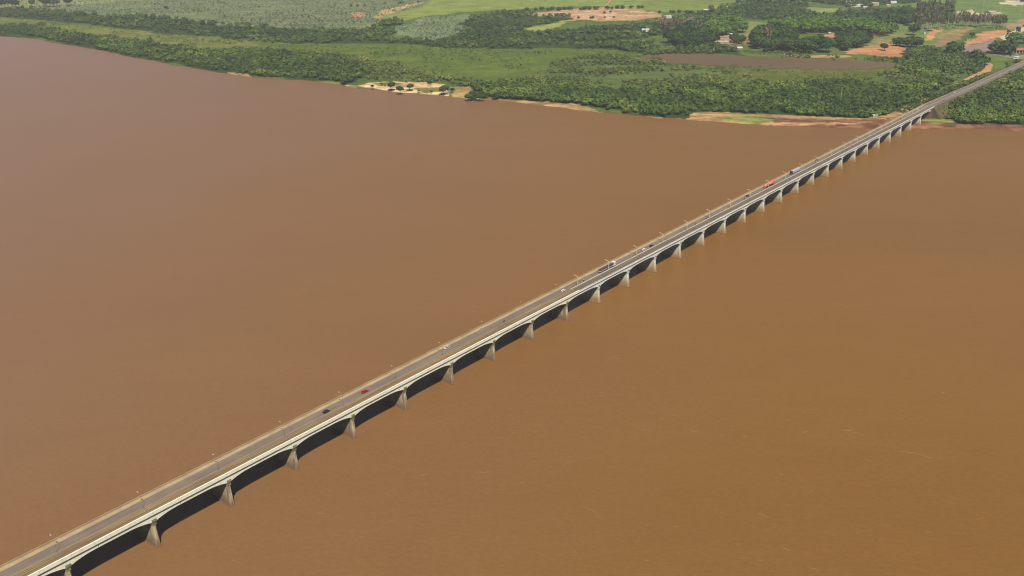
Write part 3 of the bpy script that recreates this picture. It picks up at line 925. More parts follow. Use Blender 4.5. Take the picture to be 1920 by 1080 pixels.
grove('dark', [(1248, 84), (1256, 66), (1290, 60), (1340, 70), (1334, 88), (1290, 92)], 19, 9, 12, "big dark tree in the grove upstream of the riverside house", "dark grove before the riverside house", 31)
grove('light', [(1320, 60), (1322, 44), (1392, 42), (1394, 62), (1350, 70), (1330, 72)], 19, 8.5, 12, "bright green spreading tree in the grove behind the riverside house", "bright grove behind the riverside house", 32)
grove('dark', [(1372, 78), (1396, 74), (1398, 86), (1384, 88)], 17, 6, 8, "dark round tree beside the riverside house", "trees beside the riverside house", 33)
grove('dark', [(1410, 84), (1424, 66), (1480, 64), (1488, 90), (1550, 86), (1556, 100), (1480, 102), (1430, 98)], 20, 9.5, 13, "large dark tree in the park grove on the pond bank", "park grove on the pond bank", 34)
grove('light', [(1446, 56), (1480, 44), (1560, 44), (1640, 52), (1676, 60), (1660, 72), (1620, 62), (1560, 62), (1510, 64), (1470, 62)], 19, 9, 12.5, "bright green broad tree in the long park grove behind", "bright park grove", 35)
grove('dark', [(1562, 90), (1570, 70), (1626, 72), (1632, 88), (1590, 98)], 17, 8, 11, "very dark tree in the grove at the end of the red earth", "dark grove by the red earth", 36)
grove('dark', [(1604, 46), (1640, 34), (1716, 32), (1716, 48), (1640, 54)], 23, 9, 12, "dark tree in the far park row before the tall eucalyptus", "far park row", 37)
for x, y, wd, kd, lb in [
    (1658, 95, 14, 'dark', "small round tree standing alone on the red earth"),
    (1711, 66, 20, 'dark', "lone umbrella shaped tree on the lawn with its shadow beneath"),
    (1679, 60, 12, 'dark', "small tree on the lawn beside the lone umbrella tree"),
    (1686, 86, 24, 'dark', "dense rounded tree at the near end of the big hedge like clump"),
    (1702, 88, 26, 'dark', "dense rounded tree in the middle of the big hedge like clump"),
    (1717, 88, 24, 'dark', "dense rounded tree at the far end of the big hedge like clump"),
    (1789, 102, 30, 'dark', "big dark tree between the brown field and the customs yard"),
    (1800, 90, 14, 'light', "small bright tree behind the big dark tree by the customs yard"),
    (1822, 70, 10, 'dark', "upright dark shrub tree at the tip of the brown field"),
    (1868, 100, 34, 'dark', "huge dark shade tree over parked vehicles in the customs yard"),
    (1884, 102, 34, 'dark', "second huge dark shade tree next to the red roofed customs hall"),
    (1903, 84, 26, 'light', "bright tree behind the red roofed customs hall"),
    (1918, 82, 24, 'light', "bright tree behind the far end of the customs hall roof"),
    (1830, 114, 26, 'dark', "rounded dark tree above the orange dirt path"),
    (1842, 122, 20, 'dark', "rounded dark tree beside the bend of the orange dirt path"),
    (312, 17, 7, 'dark', "dark lone bush in the far pale field"),
    (498, 54, 10, 'dark', "dark tree at the edge of the grey green scrub field"),
    (1437, 88, 12, 'bare', "leafless grey tree between the riverside house and the park grove"),
]:
    tree_px(kd, x, y, wd, lb, low=("hedge" in lb or "shade" in lb or "rounded dark tree" in lb or "between the brown" in lb))
for x, y in [(4, 16), (10, 14), (22, 14), (30, 15), (60, 13), (83, 12), (87, 13), (94, 12), (100, 13), (107, 12), (126, 11), (131, 10)]:
    g = G(x, y)
    tree('dark', g[0], g[1], random.uniform(8, 11), "tall hazy tree in the far row by the upstream fields", "hazy far tree row", hz=1.5)
def hedge(pts, n, r0, r1, label, group, kind='dark', seed=3, spread=1.0):
    r = random.Random(seed)
    seg = [(Vector(G(*pts[i])), Vector(G(*pts[i + 1]))) for i in range(len(pts) - 1)]
    L = sum((b - a).length for a, b in seg)
    for i in range(n):
        d = L * (i + r.uniform(.1, .9)) / n
        for a, b in seg:
            l = (b - a).length
            if d <= l:
                p = a.lerp(b, d / l)
                tree(kind, p.x + r.uniform(-8, 8), p.y + r.uniform(-12, 12) * spread, r.uniform(r0, r1), label, group)
                break
            d -= l


hedge([(985, 20), (1040, 19), (1110, 18), (1205, 15)], 20, 5, 8, "dark bushy tree in the row along the top of the dirt clearing", "tree row above the dirt clearing", seed=41)
hedge([(1232, 24), (1300, 25), (1345, 22), (1390, 14)], 16, 4.5, 7, "dark bush in the hedge between the bright field and the bare wood", "hedge below the bright field", seed=42)
hedge([(1080, 34), (1110, 35), (1150, 33)], 5, 3, 5, "small dark bush in the middle of the dirt clearing", "bushes in the dirt clearing", seed=43)
hedge([(1130, 26), (1150, 26)], 3, 3, 4.5, "tiny dark tree on the bare upper part of the dirt clearing", "trees on the upper dirt clearing", seed=44)
hedge([(1380, 8), (1440, 4), (1520, 6)], 14, 7, 10, "dark tree in the long belt beyond the park houses", "belt beyond the park houses", seed=45)
hedge([(640, 14), (700, 10), (790, 3)], 7, 3, 5, "small bush along the sandy edge of the grey green field", "bushes on the field edge", seed=46)
hedge([(1884, 62), (1900, 60), (1930, 50)], 4, 4, 6, "bush on the verge behind the concrete road", "bushes behind the concrete road", seed=47)
r_ = random.Random(5)
for i in range(34):
    x = 1716 + 72 * (i % 17) / 17 + r_.uniform(-2, 2); y = (60 if i < 17 else 50) - 0.10 * (x - 1716) + r_.uniform(-3, 3)
    g = G(x, y)
    tree('eucalypt', g[0], g[1], r_.uniform(4.2, 5.8), "tall thin eucalyptus with pale trunk in the dense row behind the park lawn", "dense eucalyptus row", hz=r_.uniform(1.25, 1.5))
for i in range(24):
    x = 1718 + 68 * (i / 24) + r_.uniform(-2, 2); y = 38 - 0.1 * (x - 1716) + r_.uniform(-4, 4)
    g = G(x, y)
    tree('eucalypt', g[0], g[1], r_.uniform(4.5, 6.2), "tall eucalyptus of the rearmost rank in the dense row behind the park lawn", "rear eucalyptus rank", hz=r_.uniform(1.2, 1.5))
for i in range(26):
    x = 1786 + 70 * (i / 26) + r_.uniform(-2, 2); y = 50 + r_.uniform(-3, 3)
    g = G(x, y)
    tree('bare', g[0], g[1], r_.uniform(3.2, 4.4), "thin nearly leafless tall tree in the sparse row along the red road", "sparse tall tree row", hz=r_.uniform(1.3, 1.7))
for i in range(12):
    x = 1858 + 28 * (i / 12) + r_.uniform(-2, 2); y = 52 + r_.uniform(-4, 3)
    g = G(x, y)
    tree('eucalypt', g[0], g[1], r_.uniform(4, 5), "grey green tall tree at the customs end of the sparse row", "customs end of the tall row", hz=1.1)
for i in range(16):
    x = 1240 + 4.6 * i + r_.uniform(-3, 3); y = 56 - 0.15 * i + r_.uniform(-7, 6)
    g = G(x, y)
    tree('bare', g[0], g[1], r_.uniform(4.5, 6.5), "grey brown bare tree in the thin wood beside the white roofed shed", "bare wood beside the white shed", hz=0.8)
print("single trees", ntree)

# ------------------------------------------------------------------ THE BRIDGE
bridge = tag(empty("road_bridge", P0, ANG), "very long low concrete road and rail bridge on haunched girders across the brown river", "bridge")
S0, S1 = -3, 30          # first and last support
DZ = 17.72               # deck level
CHG = 9.35               # where the near half's thick cream parapet ends
XE = 30.35 * SPAN


def bpart(mb, name, mat, parent=None, label=None):
    o = mb.obj(name, mat, parent or bridge)
    if label: o["label"] = label
    return o


X0 = S0 * SPAN
# local frame: x along, y = -n
bpart(MB().box(X0, XE, 0.9, 17.3, 17.32, DZ), "deck_slab", M_deck)
bpart(MB().box(X0, XE, 8.75, 14.35, DZ - .05, DZ + 0.06), "roadway", M_road)
bpart(MB().box(X0, CHG * SPAN, 1.6, 8.2, DZ - .05, DZ + 0.05), "track_bed", M_ballast, label="dusty brown track bed")
bpart(MB().box(CHG * SPAN, XE, 1.6, 8.2, DZ - .05, DZ + 0.05), "track_bed", M_track2, label="grey paved track bed")
for y in (3.3, 4.3, 4.75, 6.0):
    bpart(MB().box(X0, XE, y - .07, y + .07, DZ + .05, DZ + .2), "rail", M_rail)
bpart(MB().box(X0, CHG * SPAN, 8.35, 8.6, DZ, DZ + 0.18), "median_kerb", M_kerb)
bpart(MB().box(CHG * SPAN, XE, 8.2, 8.68, DZ, DZ + 0.3), "median_kerb", M_white)
bpart(MB().box(X0, XE, 14.4, 16.9, DZ, DZ + 0.22), "sidewalk", M_tansw)
# parapets
far = MB()
far.box(X0, XE, 16.95, 17.25, DZ, DZ + 1.05)
for k in range(int((XE - X0) / 3.5)):
    far.box(X0 + k * 3.5, X0 + k * 3.5 + .35, 16.88, 17.32, DZ, DZ + 1.15)
bpart(far, "far_parapet", M_tansw)
near = MB()
near.box(X0, CHG * SPAN, 0.68, 1.2, 17.2, DZ + 1.1)
near.box(X0, CHG * SPAN, 0.62, 1.3, DZ + 1.1, DZ + 1.28)
bpart(near, "near_parapet", M_cream, label="thick solid cream parapet")
near2 = MB()
near2.box(CHG * SPAN, XE, 0.72, 1.15, 17.2, DZ + .32)
near2.box(CHG * SPAN, XE, 0.88, 1.0, DZ + .85, DZ + .98)
for k in range(int((XE - CHG * SPAN) / 3)):
    x = CHG * SPAN + 1 + k * 3
    near2.box(x, x + .2, 0.86, 1.06, DZ + .3, DZ + .9)
bpart(near2, "near_parapet", M_cream2, label="thin pale kerb with open railing")


def gz(t):
    """girder soffit height at distance t from the nearer support"""
    if t < 1.6: return 13.1
    u = min(1, (t - 1.6) / 11.5)
    return 13.1 + 1.75 * math.sin(math.pi / 2 * u) ** 0.75


def girder_mesh(mat):
    m = MB()
    ts = [0, 1.6, 2.2, 3, 4, 5.2, 6.6, 8.2, 10, 13.1, 21, 28.9, 32, 33.8, 35.4, 36.8, 38, 39, 39.8, 40.4, 42]
    for y0, y1 in ((1.45, 1.95), (6.4, 6.9), (11.3, 11.8), (16.15, 16.65)):
        rings = []
        for t in ts:
            zb = gz(min(t, 42 - t))
            rings.append([(t + .02 if t == 0 else (t - .02 if t == 42 else t), y0, zb), (t + .02 if t == 0 else (t - .02 if t == 42 else t), y1, zb), (t, y1, 17.3), (t, y0, 17.3)])
        m.loft(rings)
    for t in (12.6, 21, 29.4):
        m.box(t - .15, t + .15, 1.97, 16.13, 15.3, 17.29)
    # soffit slab
    rings = []
    for t in ts:
        zb = gz(min(t, 42 - t)) + .25
        rings.append([(t, 1.97, zb), (t, 16.13, zb), (t, 16.13, zb + .25), (t, 1.97, zb + .25)])
    m.loft(rings)
    return m.mesh("girder", mat)


joint_me = MB().box(-.12, .12, 1.40, 1.46, 15.2, 17.1).mesh("joint", M_capg)
GM1, GM2 = girder_mesh(M_cream), girder_mesh(M_cream2)
for k in range(S0, S1):
    g = mesh_obj("girder", GM1 if k < 9 else GM2, bridge)
    g.location = (k * SPAN, 0, 0)
    if -1 <= k:
        for t in (14.5, ):
            j = mesh_obj("joint", joint_me, g)
            j.location = (t, 0, 0)


def pier_mesh(mat, pale):
    m = MB()

    def ring(z, no, hs, ch=.55):
        y0, y1 = -no, 18.1 + no - .0
        return [(-hs + ch, y0, z), (hs - ch, y0, z), (hs, y0 + ch * 1.3, z), (hs, y1 - ch * 1.3, z), (hs - ch, y1, z), (-hs + ch, y1, z), (-hs, y1 - ch * 1.3, z), (-hs, y0 + ch * 1.3, z)]
    # shaft flaring towards the water
    m.loft([ring(-4, .1, 1.5), ring(0.45, 0.0, 1.42), ring(3, -.45, 1.22), ring(6, -.85, 1.08), ring(9, -1.15, .98), ring(11.4, -1.3, .95)])
    m.loft([ring(11.4, -1.12, 1.12, .2), ring(13.08, -1.12, 1.12, .2)])
    return m.mesh("pier", mat)


def foot_mesh():
    m = MB()
    m.loft([[(-1.9, -.25, -4), (1.9, -.25, -4), (1.9, 18.35, -4), (-1.9, 18.35, -4)], [(-1.75, -.15, .4), (1.75, -.15, .4), (1.75, 18.25, .4), (-1.75, 18.25, .4)]])
    return m.mesh("footing", M_pier)


PM1, PM2, FT = pier_mesh(M_pier, False), pier_mesh(M_pier2, True), foot_mesh()
CAP1 = MB().box(-1.15, 1.15, .95, 1.42, 13.12, 14.5).box(-.95, .95, .8, .94, 13.3, 14.2).mesh("bearing_block", M_capg)
CAP2 = MB().box(-.8, .8, 1.1, 1.42, 13.12, 14.1).mesh("bearing_block", M_capg)
for k in range(S0, S1):
    p = mesh_obj("pier", PM1 if k < 10 else PM2, bridge)
    p.location = (k * SPAN, 0, 0)
    f = mesh_obj("footing", FT, p)
    c = mesh_obj("bearing_block", CAP1 if k < 10 else CAP2, p)
ab = MB()
ab.box(30.0 * SPAN - 1, 30.0 * SPAN + 6, .4, 17.8, -2, 13.05)
ab.box(30.0 * SPAN + .1, 30.6 * SPAN, .45, 1.4, 0, 17.2)
ab.box(30.0 * SPAN + .1, 30.6 * SPAN, 16.8, 17.75, 0, 17.2)
bpart(ab, "abutment", M_stone)

# embankment and land road: straight on from the bridge and down to the plain
prof = [(30.15, 17.3), (31, 17.2), (33, 15.2), (36, 12.0), (40, 8.6), (44, 5.6), (47, 4.2), (50, 3.6), (62, 3.45)]


def strip(name, mat, nl, nr, dz, skirt=False):
    m = MB()
    rings = []
    for s, z in prof:
        x = s * SPAN
        if skirt:
            hgt = max(0.0, z - 2.2)
            k = 0.75 if s < 30.5 else 1.3
            rings.append([(x, -nr, z), (x, -nl, z), (x, -nl + hgt * k, z - hgt), (x, -nr - hgt * k, z - hgt)])
        else:
            rings.append([(x, -nr, z + dz), (x, -nl, z + dz), (x, -nl, z + dz - .2), (x, -nr, z + dz - .2)])
    m.loft(rings)
    me = m.mesh(name, mat)
    o = mesh_obj(name, me)
    o.location = P0; o.rotation_euler = (0, 0, ANG)
    return tag(o, kind="structure")


strip("embankment", M_emb, -19.5, 1.5, 0, True)
strip("land_road", M_asph, -16.5, -1.2, 0.16)
strip("road_shoulder", M_tan, -18.6, -16.9, 0.10)
# painted edge line on the land road
strip("road_line", M_white, -9.0, -8.6, 0.19)
# low white guard rail beside the road
gd = tag(empty("guard_rail", P0, ANG), "long white guard rail along the upstream side of the approach road", "guard rail")
m = MB(); pm_ = MB()
rings = []
for s, z in prof[2:6]:
    rings.append([(s * SPAN, 17.0, z + .5), (s * SPAN, 17.15, z + .5), (s * SPAN, 17.15, z + .95), (s * SPAN, 17.0, z + .95)])
m.loft(rings).obj("rail_beam", M_galv, gd)
for k in range(0, 120):
    s = 33 + k * 11 / 120
    z = np.interp(s, [p[0] for p in prof], [p[1] for p in prof])
    pm_.box(s * SPAN - .08, s * SPAN + .08, 17.15, 17.3, z, z + .9)
pm_.obj("rail_post", M_galv, gd)["kind"] = "stuff"
# culvert in the embankment
cv = tag(empty("culvert_bridge", B(39.2, 2.6, 0), ANG), "short white columned flood opening in the approach embankment", "culvert")
m = MB()
m.box(-28, 28, -3.2, 0.2, 7.4, 8.3)
m.obj("lintel_slab", M_cream2, cv)
for k in range(7):
    MB().box(-24 + k * 8, -22.9 + k * 8, -.9, .1, 2.5, 7.38).obj("column", M_cream2, cv)

# ------------------------------------------------------------------ street lamps on the bridge
def make_lamp(mat, r, hm=None):
    t = empty("street_lamp")
    MB().tube([(0, 0, 0), (0, 0, 3), (0, 0, 6.2), (0, .35, 6.9), (0, 1.3, 7.35), (0, 2.3, 7.5)], [r * 1.25, r * 1.1, r, r * .9, r * .8, r * .7], 8).obj("pole", mat, t)
    h = MB()
    h.loft([[(-.12, 2.2, 7.42), (.12, 2.2, 7.42), (.12, 2.2, 7.58), (-.12, 2.2, 7.58)],
            [(-.3, 2.6, 7.38), (.3, 2.6, 7.38), (.3, 2.6, 7.66), (-.3, 2.6, 7.66)],
            [(-.26, 3.3, 7.42), (.26, 3.3, 7.42), (.2, 3.3, 7.6), (-.2, 3.3, 7.6)]])
    h.obj("lamp_head", hm or M_lampw, t)
    MB().box(-.22, .22, -.22, .22, 0, .2).obj("base", mat, t)
    return t


lA = make_lamp(M_iron, .05, plain("worn_lamp_housing", (0.42, 0.38, 0.34), 0.5))
lB = make_lamp(M_galv, .22)
for k in range(0, 10):
    o = lA if k == 0 else copy_tree(lA)
    o.location = B(k - .01, -8.5, DZ + .2); o.rotation_euler = (0, 0, ANG)
    tag(o, "thin dark street lamp with white head above a pier of the cream parapet half", "street lamp", "dark street lamps on the cream half of the bridge")
for k in range(0, 21):
    o = lB if k == 0 else copy_tree(lB)
    o.location = B(9.56 + k, -8.45, DZ + .2); o.rotation_euler = (0, 0, ANG)
    tag(o, "pale curved street lamp on the median at mid span of the thin railed half", "street lamp", "pale street lamps on the thin railed half of the bridge")


# ------------------------------------------------------------------ vehicles (local x forward)
def wheels(parent, xs, yh, r, wd=.24, name="wheel"):
    for x in xs:
        for sy in (-1, 1):
            m = MB().wheel(0, 0, r, wd)
            o = m.obj(name, M_tyre, parent); o.location = (x, sy * yh, 0)
            MB().wheel(0, 0, r * .55, wd + .04).obj("rim", M_rim, o).location = (0, 0, r * .45)


def make_car(name, paint, L=4.3, Wd=1.75, hatch=False):
    t = empty(name)
    h = L / 2
    rear = -h + (.35 if hatch else .8)
    MB().prism([(-h, .35), (-h + .05, .8), (-h + .25, .95), (rear, .98), (h * .45, .98), (h - .25, .82), (h, .6), (h, .3)], -Wd / 2, Wd / 2).obj("body", paint, t)
    MB().prism([(rear + .02, .98), (rear + .55, 1.4), (h * .12, 1.4), (h * .48, .98)], -Wd / 2 + .06, Wd / 2 - .06, inset=.35, cz=.98).obj("window_glass", M_glass, t)
    MB().prism([(rear + .5, 1.38), (rear + .62, 1.47), (h * .06, 1.47), (h * .16, 1.38)], -Wd / 2 + .2, Wd / 2 - .2).obj("roof", paint, t)
    wheels(t, (-h * .62, h * .62), Wd / 2 - .08, .31)
    for sy in (-1, 1):
        MB().box(h - .06, h + .02, sy * .6 - .18, sy * .6 + .18, .58, .74).obj("headlight", M_lens, t)
    return t


def place(t, s, n, label, cat, group=None, z=DZ + .06, back=False):
    t.location = B(s, n, z)
    t.rotation_euler = (0, 0, ANG + (math.pi if back else 0))
    return tag(t, label, cat, group)


place(make_car("car", M_pk, 4.3), 3.73, -10.2, "black car on the cream half of the bridge behind the red one", "car")
place(make_car("car", M_pr, 4.6, 1.8, True), 4.44, -10.5, "crimson red car on the cream parapet half of the bridge", "car")
place(make_car("car", M_ps, 4.5), 6.2, -12.6, "silver white car alone in the far lane of the cream half", "car", back=True)
place(make_car("car", M_pw, 4.1, 1.7, True), 9.2, -10.5, "small white hatchback just before the first pale street lamp", "car")
place(make_car("car", M_pw, 4.7, 1.85, True), 11.93, -10.6, "white car following the black one, in mid river", "car")
place(make_car("car", M_pk, 4.3), 12.2, -10.5, "black car directly ahead of a white car in mid river", "car")
place(make_car("car", M_pk, 4.4, 1.8, True), 16.63, -12.3, "black car in the far lane behind the red tanker truck", "car")
place(make_car("car", M_pk, 4.6, 1.8, True), 20.85, -13.2, "dark car in the far lane beyond the pale box truck", "car", back=True)
place(make_car("car", M_pw, 4.6, 1.8, True), 29.4, -11.2, "white car crossing the last spans near the wooded bank", "car")


# white semi truck with dark cargo
def make_cab(t, x0, x1, paint, hgt=3.1):
    c = MB().prism([(x0, .6), (x0, hgt), (x1 - .5, hgt), (x1 - .05, hgt - .9), (x1, .6)], -1.2, 1.2).obj("cab", paint, t)
    MB().prism([(x1 - .42, hgt - .15), (x1 - .04, hgt - .95), (x1 + .03, hgt - 1.7), (x1 - .3, hgt - 1.7)], -1.05, 1.05).obj("windscreen", M_glass, c)
    for sy in (-1, 1):
        MB().box(x1 - 1.3, x1 - .55, sy * 1.2 - .02, sy * 1.2 + .02, 1.7, 2.5).obj("side_window", M_glass, c)
        MB().box(x1 - .02, x1 + .05, sy * .85 - .2, sy * .85 + .2, .8, 1.05).obj("headlight", M_lens, c)
    return c


tk = empty("semi_truck")
make_cab(tk, 5.6, 8.2, M_pw, 3.6)
MB().box(5.0, 5.6, -1.2, 1.2, 2.9, 3.7).obj("wind_deflector", M_pw, tk)
MB().box(-14, 6.2, -.5, .5, .8, 1.1).obj("chassis", M_dark, tk)
MB().box(-14, 4.7, -1.25, 1.25, 1.1, 1.35).obj("flatbed", M_pw, tk)
MB().prism([(-13.9, 1.36), (-13.9, 2.1), (-13.4, 2.5), (4.2, 2.5), (4.6, 2.0), (4.6, 1.36)], -1.2, 1.2).obj("tarp_load", M_dark, tk)
wheels(tk, (-12.4, -11.2, -10, -3, 3.6, 7.2), 1.05, .5, .35)
place(tk, 10.66, -10.6, "white cabbed articulated truck with a long low dark load", "truck")

tt = empty("tanker_truck")
make_cab(tt, 5.2, 7.8, M_tank, 3.3)
MB().box(-13, 6, -.5, .5, .8, 1.15).obj("chassis", M_dark, tt)
n_ = 16
ringsT = []
for x, k in ((-13.2, .75), (-12.8, 1), (-4.4, 1), (-4.2, .8), (-3.9, .8), (-3.7, 1), (4.4, 1), (4.7, .75)):
    ringsT.append([(x, 1.25 * k * math.cos(2 * math.pi * i / n_), 2.25 + 1.05 * k * math.sin(2 * math.pi * i / n_)) for i in range(n_)])
tb = MB().loft(ringsT).obj("tank", M_tank, tt, True)
for x in (-11, -7, -2, 2):
    MB().box(x - .35, x + .35, -.35, .35, 3.25, 3.5).obj("hatch", M_ps, tb)
MB().box(-13.4, -13.22, -1.1, 1.1, 1.2, 1.5).obj("bumper", M_pw, tt)
wheels(tt, (-12, -10.8, -6, 0, 3.4, 6.8), 1.05, .5, .35)
tt.scale = (1.08, 1.08, 1.05)
place(tt, 17.82, -10.9, "faded red tanker truck, the only red truck on the bridge", "truck")


def make_bus(L=12.5):
    t = empty("bus")
    h = L / 2
    MB().prism([(-h, .45), (-h, 3.1), (-h + .15, 3.3), (h - .3, 3.3), (h, 2.9), (h, .45)], -1.25, 1.25).obj("body", M_pw, t)
    for sy in (-1, 1):
        MB().box(-h + .6, h - .6, sy * 1.25 - .02, sy * 1.25 + .02, 1.7, 2.6).obj("side_window", M_glass, t)
    MB().box(h - .02, h + .03, -1.1, 1.1, 1.4, 2.7).obj("windscreen", M_glass, t)
    MB().box(-h - .03, -h + .02, -1.1, 1.1, 1.5, 2.9).obj("rear_window", M_glass, t)
    MB().box(-1.5, 1.0, -.8, .8, 3.3, 3.5).obj("air_unit", M_ps, t)
    wheels(t, (-h * .55, h * .6), 1.1, .5, .3)
    return t


tr = empty("box_truck")
make_cab(tr, 8.0, 10.4, M_pk, 3.3)
MB().box(-11, 9, -.5, .5, .7, 1.1).obj("chassis", M_dark, tr)
MB().prism([(-11, 1.12), (-11, 3.5), (7.6, 3.5), (7.6, 1.12)], -1.25, 1.25).obj("trailer_box", M_ps, tr)
MB().box(-11.04, -11.0, -.03, .03, 1.2, 3.4).obj("trailer_door", M_dark, tr)
wheels(tr, (-9.6, -8.4, -7.2, 6.4, 9.3), 1.05, .5, .35)
place(tr, 19.32, -11.6, "pale grey box truck with a black cab coming towards the red tanker", "truck", back=True)


# motorcycles with riders
def make_moto():
    t = empty("motorcycle")
    m = MB()
    m.tube([(-.45, 0, .62), (-.1, 0, .82), (.25, 0, .92), (.45, 0, .8)], [.1, .14, .16, .08], 8)
    m.tube([(.42, 0, .95), (.66, 0, .32)], [.04, .04], 6)
    m.box(-.2, .3, -.12, .12, .3, .65)
    m.obj("body", M_pk, t)
    for x in (-.62, .66):
        MB().wheel(x, 0, .31, .12).obj("wheel", M_tyre, t)
    MB().tube([(.38, -.35, 1.08), (.45, 0, 1.02), (.38, .35, 1.08)], .025, 6).obj("handlebar", M_rim, t)
    return t


def make_rider(shirt):
    """one skinned body seated on the motorcycle"""
    me = bpy.data.meshes.new("person")
    V = [(-.2, 0, .92), (-.12, 0, 1.2), (-.02, 0, 1.42), (.0, 0, 1.52), (.04, 0, 1.68),
         (-.02, .2, 1.38), (.12, .3, 1.14), (.36, .3, 1.08), (-.02, -.2, 1.38), (.12, -.3, 1.14), (.36, -.3, 1.08),
         (.2, .17, .9), (.12, .18, .45), (.24, .18, .4), (.2, -.17, .9), (.12, -.18, .45), (.24, -.18, .4)]
    E_ = [(0, 1), (1, 2), (2, 3), (3, 4), (2, 5), (5, 6), (6, 7), (2, 8), (8, 9), (9, 10), (0, 11), (11, 12), (12, 13), (0, 14), (14, 15), (15, 16)]
    R = [.17, .17, .17, .07, .12, .08, .055, .045, .08, .055, .045, .1, .07, .06, .1, .07, .06]
    me.from_pydata(V, E_, [])
    o = bpy.data.objects.new("person", me); col.objects.link(o)
    o.modifiers.new("Skin", 'SKIN'); s = o.modifiers.new("Sub", 'SUBSURF'); s.levels = 1; s.render_levels = 1
    for i, sv in enumerate(me.skin_vertices[0].data):
        sv.radius = (R[i], R[i]); sv.use_root = (i == 0)
    dg = bpy.context.evaluated_depsgraph_get()
    m2 = bpy.data.meshes.new_from_object(o.evaluated_get(dg))
    bpy.data.objects.remove(o)
    m2.materials.clear(); m2.materials.append(shirt)
    p = mesh_obj("person", m2)
    hm = MB()
    n = 10
    hm.loft([[(.04 + .15 * math.sin(a) * math.cos(2 * math.pi * i / n), .14 * math.sin(a) * math.sin(2 * math.pi * i / n), 1.7 + .16 * math.cos(a)) for i in range(n)] for a in (.25, .8, 1.3, 1.8, 2.3)])
    hm.obj("helmet", M_pk, p)
    return p


riders = [(7.52, -10.2, "alone on the cream half of the bridge", M_dark), (9.82, -10.4, "just past the first pale lamp, behind the long truck", M_pw),
          (13.99, -9.6, "first of the string behind the lamp past mid river", M_cloth),
          (15.24, -9.7, "riding between two pale lamps, second of the string", M_pw), (15.85, -10.2, "third of the string, just behind a dark pair", M_pw),
          (16.35, -9.9, "last of the string, next to the black far lane car", M_dark), (14.47, -9.7, "beside the foot of a pale lamp in the string", M_dark)]
for s, n, lb, sh_ in riders:
    place(make_moto(), s, n, "small dark motorcycle " + lb, "motorcycle")
    place(make_rider(sh_), s, n, "helmeted person riding the motorcycle " + lb, "person")

# ------------------------------------------------------------------ land vehicles
def on_land(t, px, py, rz, label, cat, group=None):
    g = G(px, py, 3.3)
    t.location = g; t.rotation_euler = (0, 0, rz)
    return tag(t, label, cat, group)


c = make_car("car", M_pw, 4.7, 1.85, True)
c.location = B(33.9, -12.5, 14.5); c.rotation_euler = (0, 0, ANG); tag(c, "white car descending the approach road past the bridge end", "car")
on_land(make_bus(26), 1905, 55, rad(58), "long white bus on the pale concrete road by the tall poles", "bus")
on_land(make_bus(14), 1859, 73, rad(60), "white bus at the head of the queue behind the huge shade tree", "bus")
for i, (x, y, m_) in enumerate([(1838, 82, M_tank), (1843, 80, M_tank), (1849, 77, M_ps)]):
    on_land(make_car("car", m_, 6.5, 2.2, True), x, y, rad(60), ["faded red van at the tail of the customs queue", "second faded red van in the customs queue", "silver van in the customs queue behind the white bus"][i], "van")
for i, (x, y, m_) in enumerate([(1871, 100, M_ps), (1877, 97, M_pw), (1886, 96, M_ps), (1894, 105, M_pk), (1906, 102, M_pw), (1911, 107, M_pw), (1916, 101, M_pk), (1908, 112, M_pw)]):
    on_land(make_car("car", m_, 4.6, 1.8, True), x, y, rad(20 + 37 * i), ["silver car parked under the huge shade tree", "white car parked under the huge shade tree", "silver car at the edge of the shade tree", "dark car turning at the yard corner",
            "white car before the red roofed hall", "white car entering the approach road", "dark car before the hall opening", "white car on the approach road at the yard"][i], "car")


# ------------------------------------------------------------------ buildings
def house(name, px, py, L, Wd, h, rz, roofm, wallm, label, cat="house", rh=1.8, door=True):
    g = G(px, py, 3.0)
    t = tag(empty(name, g, rz), label, cat)
    wl = MB().box(-L / 2, L / 2, -Wd / 2, Wd / 2, -.5, h)
    wl.obj("wall", wallm, t)
    o = .5
    MB().loft([[(x, -Wd / 2 - o, h - .1), (x, Wd / 2 + o, h - .1), (x, 0, h + rh)] for x in (-L / 2 - o, L / 2 + o)]).obj("roof", roofm, t)
    for sy in (-1, 1):
        for k in range(max(1, int(L / 5))):
            x = -L / 2 + (k + .5) * L / max(1, int(L / 5))
            MB().box(x - .6, x + .6, sy * Wd / 2 - .05, sy * Wd / 2 + .05, 1.1, 2.3).obj("window", M_glass, t)
    MB().box(L / 2 - .05, L / 2 + .05, -.5, .5, 0, 2.1).obj("door", M_trunk, t)
    return t


house("shed", 1210, 59, 18, 11, 5, .1, M_tin, M_tin, "white roofed shed beside the bare grey trees", "shed")
house("shed", 1250, 34, 22, 14, 5, .3, M_tin, M_tin, "white roofed shed at the end of the far dirt clearing", "shed")
house("riverside_house", 1350, 82, 34, 14, 5, .05, M_wall, M_wall, "long pale riverside house above the pond bank", rh=1.5)
house("riverside_house", 1360, 74, 30, 13, 6, .25, mottled("weathered_brown_roof", A(140, 116, 96), A(176, 150, 126), 0.3, 0.9), M_wall, "brown roofed riverside house behind the long pale one")
house("shed", 1372, 68, 10, 7, 5, .5, M_tin, M_wall, "small tin roofed annex at the upper corner of the riverside house", "shed")
house("hut", 1386, 92, 11, 7, 3, .2, M_tin, M_wall, "white roofed hut on the pond bank", "hut")
house("house", 1600, 13, 18, 11, 5, 0, M_tin, M_pw, "white house among the far trees behind the park")
house("house", 1611, 12, 18, 11, 5, .2, M_tin, M_pw, "second white house among the far trees, next to the first")
house("house", 1638, 10, 26, 14, 7, .1, M_wall, M_wall, "tan block like house near the top of the park")
house("house", 1325, 21, 22, 10, 4, .2, M_tin, M_wall, "pale low house at the edge of the far bright field")
